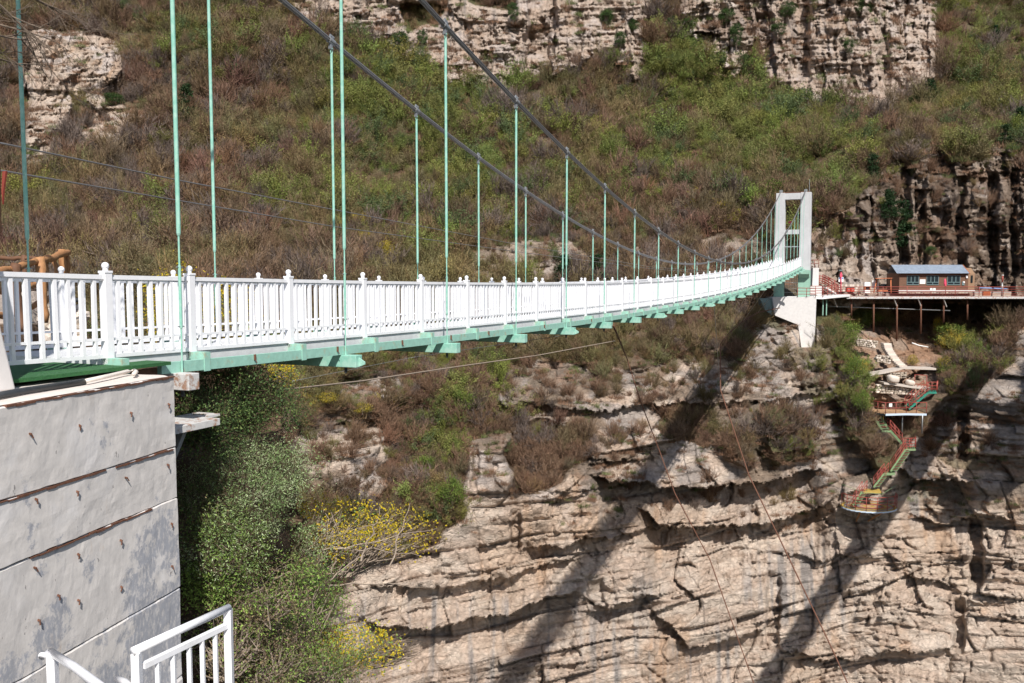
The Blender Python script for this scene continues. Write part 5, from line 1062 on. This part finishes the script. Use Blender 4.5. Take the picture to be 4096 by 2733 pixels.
# ---------------------------------------------------------------- near shrubs
def shrub(name, label, cat_, cpx, cpy, Y, rx, rz, ncl, nlf, lsize, cols_, seed, ry=None, stem='bark', flowers=None, stems=40, base=None, droop=0, spread=.16, narrow=1., group=None, shape='ell'):
    q = np.random.default_rng(seed); c = U(cpx, cpy, Y); ry = ry or rx*.8
    base = np.array(base if base is not None else c-np.array([0, 0, rz*.95]))
    e = empty(name, label, cat_, tuple(base), 0, group); c = c-base
    d = q.normal(size=(ncl, 3)); d /= np.linalg.norm(d, axis=1)[:, None]; r = q.uniform(.25, 1., (ncl, 1))**.45
    cl = c+d*r*[rx, ry, rz]*(1+.25*(fbm(d[:, 0]*2+seed, d[:, 2]*2+d[:, 1], 2, seed)-.5))[:, None]
    k = q.integers(0, ncl, nlf); sz = spread*q.uniform(.5, 1.5, ncl)
    lp = cl[k]+q.normal(size=(nlf, 3))*sz[k][:, None]*[1, 1, .7]
    cc = np.minimum(np.array(cols_)[q.integers(0, len(cols_), ncl)][k]*(.75+.5*q.random((ncl, 1)))[k]*1.4, .75)
    V, Fc, vc = leaves(lp, np.full(nlf, lsize), q, cc, .2, .4, narrow)
    o = bpy.data.objects.new('foliage', mesh_np('foliage', V, Fc, vc, M['leaf'])); COL.objects.link(o); o.parent = e
    m = MB()
    for i in range(stems):
        t = cl[i % ncl]; b0 = q.normal(size=3)*[.08, .08, 0]; mid = t*.5+q.normal(size=3)*.14*rx+np.array([0, 0, .12*rz]); pts = [b0, b0*.5+mid*.5+q.normal(size=3)*.03, mid, mid*.45+t*.55+q.normal(size=3)*.05, t]
        m.tube(pts, [.016, .013, .010, .006, .002], 4, cap=False)
    m.build('stems', M[stem], e)
    # fine twigs
    nt_ = nlf//7; k = q.integers(0, ncl, nt_); dd = q.normal(size=(nt_, 3))*.8+(cl[k]-c)*.6/max(rx, .1)+[0, 0, .5]; dd /= np.linalg.norm(dd, axis=1)[:, None]
    V, Fc, vc = twigs(cl[k]+q.normal(size=(nt_, 3))*.08, dd, q.uniform(.10, .32, nt_), np.full(nt_, .0035), q, np.array([.22, .16, .11]) if stem == 'bark_pale' else np.array([.11, .075, .05]), .4)
    o = bpy.data.objects.new('twigs', mesh_np('twigs', V, Fc, vc, M['leaf'])); COL.objects.link(o); o.parent = e
    if flowers:
        n, fs_, fc = flowers; k = q.integers(0, ncl, n); fp = cl[k]+q.normal(size=(n, 3))*.10; fp = fp+(fp-c)*.12
        fp = np.repeat(fp, 3, 0)+q.normal(size=(n*3, 3))*.012
        V, Fc, vc = leaves(fp, np.full(n*3, fs_), q, np.array(fc), .15, .2); o = bpy.data.objects.new('flowers', mesh_np('flowers', V, Fc, vc, M['leaf'])); COL.objects.link(o); o.parent = e
    return e
DG = [(.06, .105, .035), (.08, .13, .04), (.045, .08, .03), (.12, .16, .05)]
SG = [(.27, .38, .16), (.34, .43, .21), (.20, .31, .11), (.40, .47, .28)]
LG = [(.18, .28, .06), (.24, .34, .08), (.13, .21, .05)]
BRN = [(.19, .14, .09), (.22, .17, .09), (.15, .17, .06)]
YL = (.72, .55, .03)
shrub('dark_shrub', 'dark green feathery shrub directly below the first deck beam', 'shrub', 930, 1590, 12.4, .74, .44, 170, 15000, .020, DG, 1)
shrub('dark_shrub', 'dark green shrub between the pier corner and the silvery bush', 'shrub', 800, 1690, 11.4, .34, .36, 90, 8000, .019, DG, 2)
shrub('dark_shrub', 'small dark shrub thinning out over pale rock right of the dark ones', 'shrub', 1130, 1640, 20, .55, .55, 50, 2600, .026, DG, 3)
shrub('silvery_shrub', 'large silvery green feathery bush right of the pier', 'shrub', 950, 1960, 12.0, .80, .70, 260, 24000, .018, SG, 4, narrow=.5, spread=.11, stems=90)
shrub('silvery_shrub', 'smaller silvery green bush reaching over the pale rocks', 'shrub', 1120, 1860, 12.6, .46, .40, 80, 6500, .020, SG, 5, narrow=.5)
shrub('silvery_shrub', 'silvery bush low beside the dark gap next to the pier', 'shrub', 900, 2170, 11.6, .62, .44, 110, 11000, .019, SG+LG, 6, narrow=.6)
shrub('green_shrub', 'bright green small leaved bush below the silvery one', 'shrub', 1030, 2350, 12, .78, .5, 110, 6000, .022, LG+BRN, 7, stems=80, stem='bark_pale')
shrub('green_shrub', 'fresh green bush spilling over the cliff edge', 'shrub', 1230, 2420, 14, .62, .70, 110, 6500, .023, LG+DG, 8, stems=70, stem='bark_pale')
shrub('green_shrub', 'green bush at the bottom edge between the rail and the cliff', 'shrub', 1290, 2690, 13, .72, .42, 90, 5200, .022, LG+DG+BRN, 9, stems=70, stem='bark_pale')
shrub('green_shrub', 'green bush at the bottom edge just right of the white rail', 'shrub', 1080, 2660, 12, .62, .42, 80, 3200, .021, LG+BRN+BRN, 10, stems=90, stem='bark_pale')
shrub('green_shrub', 'lime bush hugging the pier edge above the white rail', 'shrub', 850, 2330, 11.8, .40, .36, 60, 3800, .022, LG, 11)
shrub('twiggy_shrub', 'tangled brown twiggy bush behind the white stair rail', 'shrub', 900, 2570, 11.5, .66, .52, 90, 2200, .020, BRN+LG, 12, stems=90, stem='bark_pale')
shrub('twiggy_shrub', 'brown undergrowth in the dark gap right of the pier', 'shrub', 790, 2060, 11.6, .45, .60, 60, 2500, .022, DG+BRN, 13, stems=60)
shrub('twiggy_shrub', 'brown twiggy bush in the middle of the green bank', 'shrub', 1060, 2520, 12.6, .6, .42, 80, 2600, .020, BRN+LG, 14, stems=80, stem='bark_pale')
shrub('twiggy_shrub', 'dry brown bush between the silvery bush and the yellow blossom', 'shrub', 1160, 2190, 15.5, .62, .5, 80, 4200, .022, BRN+SG, 15, stems=60, stem='bark_pale')
shrub('forsythia', 'large yellow flowering bush with arching bare branches over the pale rock', 'flowering shrub', 1330, 2110, 16.5, 1.05, .50, 150, 1800, .022, LG+BRN, 16, flowers=(1300, .022, YL), stems=110, stem='bark_pale', base=U(1210, 2330, 16))
shrub('forsythia', 'looser right half of the yellow flowering thicket', 'flowering shrub', 1600, 2130, 17, .78, .44, 90, 700, .02, BRN, 17, flowers=(480, .022, YL), stems=90, stem='bark_pale', base=U(1380, 2300, 16.5))
shrub('forsythia', 'small yellow flowering bush hanging over the lower cliff edge', 'flowering shrub', 1440, 2590, 14, .62, .30, 70, 900, .022, LG, 18, flowers=(900, .021, YL), stems=40, stem='bark_pale', base=U(1290, 2740, 13.8))
shrub('forsythia', 'yellow flowering sprigs between green bushes at the bottom', 'flowering shrub', 1180, 2310, 14.5, .45, .28, 40, 700, .02, LG, 19, flowers=(150, .017, YL), stems=20, stem='bark_pale')
shrub('forsythia', 'tall yellow flowering bush seen through the first railing panels', 'flowering shrub', 690, 1240, 18.5, .55, .85, 90, 1800, .026, BRN+LG, 20, flowers=(1500, .024, YL), stems=60, stem='bark_pale')
shrub('forsythia', 'yellow flowering bush behind the railing right of the second white post', 'flowering shrub', 920, 1260, 19.5, .62, .75, 90, 1800, .026, BRN+LG, 21, flowers=(1300, .024, YL), stems=60, stem='bark_pale')
shrub('forsythia', 'yellow flowering bush peeping out under the deck beam', 'flowering shrub', 1110, 1495, 21.5, .42, .30, 50, 900, .024, BRN+LG, 22, flowers=(420, .022, YL), stems=20, stem='bark_pale')
shrub('twiggy_shrub', 'dry olive bush behind the railing between the yellow ones', 'shrub', 800, 1330, 20.5, .6, .6, 70, 3400, .024, BRN+LG, 23, stems=50)
shrub('twiggy_shrub', 'dry bush behind the railing beside the rubble heap', 'shrub', 480, 1300, 20, .8, .55, 80, 4200, .024, BRN+DG, 24, stems=50)
shrub('twiggy_shrub', 'olive bush under the deck to the right of the yellow one', 'shrub', 1020, 1400, 22, 1.0, .55, 80, 4200, .026, BRN+LG, 25, stems=50)
shrub('bare_bush', 'grey leafless bush leaning out over the deep cliff shadow', 'shrub', 1600, 2590, 16, .55, .26, 60, 60, .01, BRN, 26, stems=150, stem='bark', base=U(1450, 2650, 16))
# arching bare branches
q = np.random.default_rng(44); AB = MB()
for (xa, ya, xb, yb, xc, yc) in [(1100, 2260, 1290, 2140, 1560, 2080), (1320, 2320, 1420, 2220, 1600, 2170), (1310, 2340, 1500, 2330, 1700, 2350), (1290, 2200, 1480, 2190, 1690, 2230), (1040, 2400, 1180, 2320, 1280, 2300), (1320, 2290, 1380, 2180, 1330, 2060), (1280, 2250, 1340, 2120, 1290, 2040), (1440, 2240, 1480, 2150, 1520, 2020), (1560, 2260, 1600, 2150, 1640, 2010), (1330, 2200, 1540, 2160, 1750, 2110)]:
    pts = [U(xa*(1-t)**2+2*xb*t*(1-t)+xc*t*t+q.normal()*5, ya*(1-t)**2+2*yb*t*(1-t)+yc*t*t+q.normal()*5, 15.6+.8*t) for t in np.linspace(0, 1, 9)]
    AB.tube(pts, list(np.linspace(.016, .005, 9)), 5)
tag(AB.build('arching_branches', M['bark_pale'], None), 'long bare arching branches reaching right through the yellow blossom', 'branches')
TB = Loc('overhanging_branches', 'dark bare twigs of an unseen tree reaching into the upper left corner', 'branches', tuple(U(-200, 60, 9)))
def branch(p, d, ln, r, depth, m):
    pts = [p]; n = 6
    for i in range(n): d = d+np.array([q.normal()*.09, q.normal()*.09, q.normal()*.07-.015]); d = d/np.linalg.norm(d); pts.append(pts[-1]+d*ln/n)
    m.tube([x-TB.b for x in pts], list(np.linspace(r, r*.35, n+1)), 5, cap=False)
    if depth:
        for k in range(4 if depth > 1 else 5):
            i = q.integers(1, n+1); dd = d+q.normal(size=3)*.42; branch(pts[i], dd/np.linalg.norm(dd), ln*q.uniform(.45, .75), r*.5, depth-1, m)
for (px, py, qx_, qy_) in [(-120, -60, 250, 240), (-150, 60, 230, 150), (-100, 120, 160, 230), (-60, -120, 300, 40), (-160, 200, 90, 260)]:
    a = U(px, py, 9.); b_ = U(qx_, qy_, 9.6); m = MB(); branch(a, (b_-a)/np.linalg.norm(b_-a), np.linalg.norm(b_-a)*.85, .016, 3, m); m.build('branch', M['bark'], TB.e)

# ---------------------------------------------------------------- single trees and bushes that stand out on the far slopes
def tree_mesh(kind, seed):
    q = np.random.default_rng(seed); ncl = 60
    if kind == 'conifer':
        h = q.uniform(.05, 1, ncl); rad = (1-h)*.42*q.uniform(.6, 1.1, ncl)+.04; th = q.uniform(0, 6.28, ncl); cl = np.stack([rad*np.cos(th), rad*np.sin(th), h*1.9+.1], 1); s_ = .10; cols_ = [(.022, .05, .018), (.03, .065, .022), (.045, .08, .03)]; n = 3600
    elif kind == 'round':
        d = q.normal(size=(ncl, 3)); d /= np.linalg.norm(d, axis=1)[:, None]; cl = d*q.uniform(.3, 1, (ncl, 1))**.4*[.85, .8, .8]+[0, 0, .95]; s_ = .15; cols_ = [(.055, .10, .028), (.075, .13, .035), (.04, .075, .022)]; n = 4200
    elif kind == 'lime':
        d = q.normal(size=(ncl, 3)); d /= np.linalg.norm(d, axis=1)[:, None]; cl = d*q.uniform(.3, 1, (ncl, 1))**.5*[1, .9, .7]+[0, 0, .8]; s_ = .2; cols_ = [(.15, .22, .04), (.19, .24, .05), (.11, .17, .035)]; n = 3000
    else:
        d = q.normal(size=(ncl, 3)); d /= np.linalg.norm(d, axis=1)[:, None]; cl = d*q.uniform(.3, 1, (ncl, 1))**.5*[1, .9, .6]+[0, 0, .65]; s_ = .18; cols_ = [(.5, .38, .04), (.42, .33, .05), (.16, .16, .05)]; n = 2000
    k = q.integers(0, ncl, n); lp = cl[k]+q.normal(size=(n, 3))*s_*[1, 1, .6]
    cc = np.array(cols_)[q.integers(0, len(cols_), ncl)][k]
    V, Fc, vc = leaves(lp, np.full(n, .05), q, cc, .35, .5)
    fm = mesh_np('crown', V, Fc, vc, M['leaf'])
    m = MB()
    for i in range(0, ncl, 3): m.tube([(0, 0, 0), tuple(cl[i]*[.4, .4, .5]), tuple(cl[i])], [.035, .02, .006], 4, cap=False)
    m.tube([(0, 0, -.3), (0, 0, .5)], [.06, .04], 6); tm = m.mesh('trunk'); tm.materials.append(M['bark'])
    return fm, tm
TM = {k: [tree_mesh(k, 600+i*10+j) for i in range(3)] for j, k in enumerate(('conifer', 'round', 'lime', 'yellow'))}
GRP = {'conifer': 'dark evergreens on the far slopes', 'round': 'rounded green bushes on the cliffs', 'lime': 'lime green bushes', 'yellow': 'yellow blossoming bushes on the slopes'}
TREES = [
 ('conifer', 748, 425, 80, 150, 'dark evergreen standing on the left slope between the second and third hangers'),
 ('conifer', 2390, 1095, 90, 150, 'dark evergreen below the cables left of the small rock band behind the bridge'),
 ('conifer', 2255, 1100, 85, 145, 'dark evergreen right beside a hanger above the middle of the railing'),
 ('conifer', 3490, 690, 70, 130, 'dark evergreen on the upper left shoulder of the shaded cliff'),
 ('conifer', 3600, 905, 110, 200, 'largest evergreen clinging to the shaded cliff above the cabin'),
 ('conifer', 3555, 830, 70, 120, 'evergreen just left of and above the largest one on the shaded cliff'),
 ('conifer', 3720, 370, 60, 90, 'dark bush at the right foot of the upper right crag'),
 ('conifer', 3980, 150, 40, 90, 'slim dark tree on the grassy slope at upper right'),
 ('conifer', 4075, 500, 60, 120, 'dark tree at the right edge of the upper slope'),
 ('conifer', 4020, 545, 70, 80, 'low dark tree left of the one at the right edge'),
 ('round', 1602, 180, 80, 95, 'round green bush on the rock shoulder right of the long near hanger'),
 ('round', 1690, 150, 45, 55, 'small green bush right of the round one on the rock shoulder'),
 ('round', 2052, 50, 50, 70, 'green bush in the dark cleft of the upper crag'),
 ('round', 2425, 75, 60, 60, 'green bush high on the bright upper crag'),
 ('round', 2530, 105, 55, 50, 'green bush near the top right of the bright crag'),
 ('round', 2480, 160, 50, 60, 'bush below the pair near the top right of the bright crag'),
 ('round', 2750, 100, 40, 50, 'small bush on the narrow rib between the upper crags'),
 ('round', 2690, 100, 55, 60, 'bush beside the small one on the narrow rib'),
 ('round', 2905, 70, 70, 60, 'green bush at the top of the shaded middle crag'),
 ('round', 2945, 145, 50, 90, 'tall green bush in the middle of the shaded crag'),
 ('round', 2965, 270, 90, 110, 'large green bush at the foot of the shaded middle crag'),
 ('round', 2880, 240, 60, 60, 'smaller bush left of the large one at the foot of the shaded crag'),
 ('round', 3115, 120, 60, 50, 'bush between the dark cleft and the right crag'),
 ('round', 3150, 40, 70, 60, 'bush above the dark cleft on the right crag'),
 ('round', 3440, 40, 90, 70, 'broad green bush on top of the right crag'),
 ('round', 3395, 190, 45, 55, 'single green bush in the middle of the right crag'),
 ('round', 3215, 390, 80, 70, 'green bush at the left foot of the right crag'),
 ('round', 3660, 410, 60, 50, 'green bush right of the foot of the right crag'),
 ('round', 290, 75, 55, 45, 'green bush above the left rock wall'),
 ('round', 355, 600, 45, 60, 'green bush on the lower end of the left rock wall'),
 ('round', 450, 400, 90, 50, 'flat green bush right of the left rock wall'),
 ('round', 3725, 1005, 40, 40, 'bright green bush on the rock face just above the cabin roof'),
 ('round', 3280, 590, 70, 60, 'green bush on the slope above the far tower'),
 ('lime', 3100, 760, 110, 80, 'lime bush left of the top of the far tower'),
 ('lime', 2430, 1060, 60, 50, 'pale green bush behind the cables near the low point of the bridge'),
 ('lime', 3480, 1270, 90, 60, 'green bush under the left end of the platform between the posts'),
 ('lime', 3395, 1340, 110, 100, 'green bush on the slope right of the far pier'),
 ('lime', 3420, 1480, 90, 110, 'green bush further down the slope right of the far pier'),
 ('lime', 3450, 1600, 80, 90, 'green bush left of the plank viewing platform'),
 ('lime', 3800, 1340, 120, 90, 'green bush under the right end of the platform'),
 ('lime', 1850, 1600, 120, 80, 'fresh green bush above the pale mid cliff'),
 ('lime', 1810, 1960, 120, 110, 'olive round bush at the cliff edge above the yellow thicket'),
 ('lime', 1700, 1860, 90, 80, 'olive bush higher up the cliff edge above the yellow thicket'),
 ('round', 1700, 1230, 90, 60, 'green bush on the slope just below the deck'),
 ('yellow', 1460, 955, 75, 60, 'yellow bush behind the railing left of the fourth hanger pair'),
 ('yellow', 1545, 1000, 80, 70, 'yellow bush slightly right of and below its neighbour behind the railing'),
 ('yellow', 3275, 585, 70, 40, 'yellow bush on the slope above the far tower'),
 ('yellow', 2890, 830, 80, 50, 'yellow bush on the slope left of the far tower'),
 ('yellow', 3650, 1440, 50, 40, 'yellow bush beside the stone steps'),
 ('yellow', 3780, 1450, 60, 50, 'yellow bush on the terrace right of the stone steps'),
 ('yellow', 3755, 1310, 50, 80, 'yellow green bush under the platform near the right posts'),
 ('yellow', 1310, 1590, 90, 40, 'yellow bush on the near slope below the deck'),
 ('yellow', 1450, 1630, 80, 40, 'yellow bush right of the one below the deck')]
for i, (kd, px, py, wpx, hpx, lb) in enumerate(TREES):
    fm, tm = TM[kd][i % 3]; b_ = terr(px, py+hpx*.35); Yb_ = b_[1]; p = U(px, py+hpx*.5, Yb_-.9)
    e = empty({'conifer': 'evergreen_tree', 'round': 'green_bush', 'lime': 'lime_bush', 'yellow': 'yellow_bush'}[kd], lb, 'tree' if kd == 'conifer' else 'bush', tuple(p), random.uniform(0, 6), GRP[kd])
    o1 = bpy.data.objects.new('crown', fm); COL.objects.link(o1); o1.parent = e; o2 = bpy.data.objects.new('trunk', tm); COL.objects.link(o2); o2.parent = e
    k = Yb_/F; hz = {'conifer': 1.95, 'round': 1.75, 'lime': 1.5, 'yellow': 1.25}[kd]; wd = {'conifer': .95, 'round': 1.9, 'lime': 2.1, 'yellow': 2.1}[kd]
    e.scale = (wpx*k/wd, wpx*k/wd, hpx*k/hz)
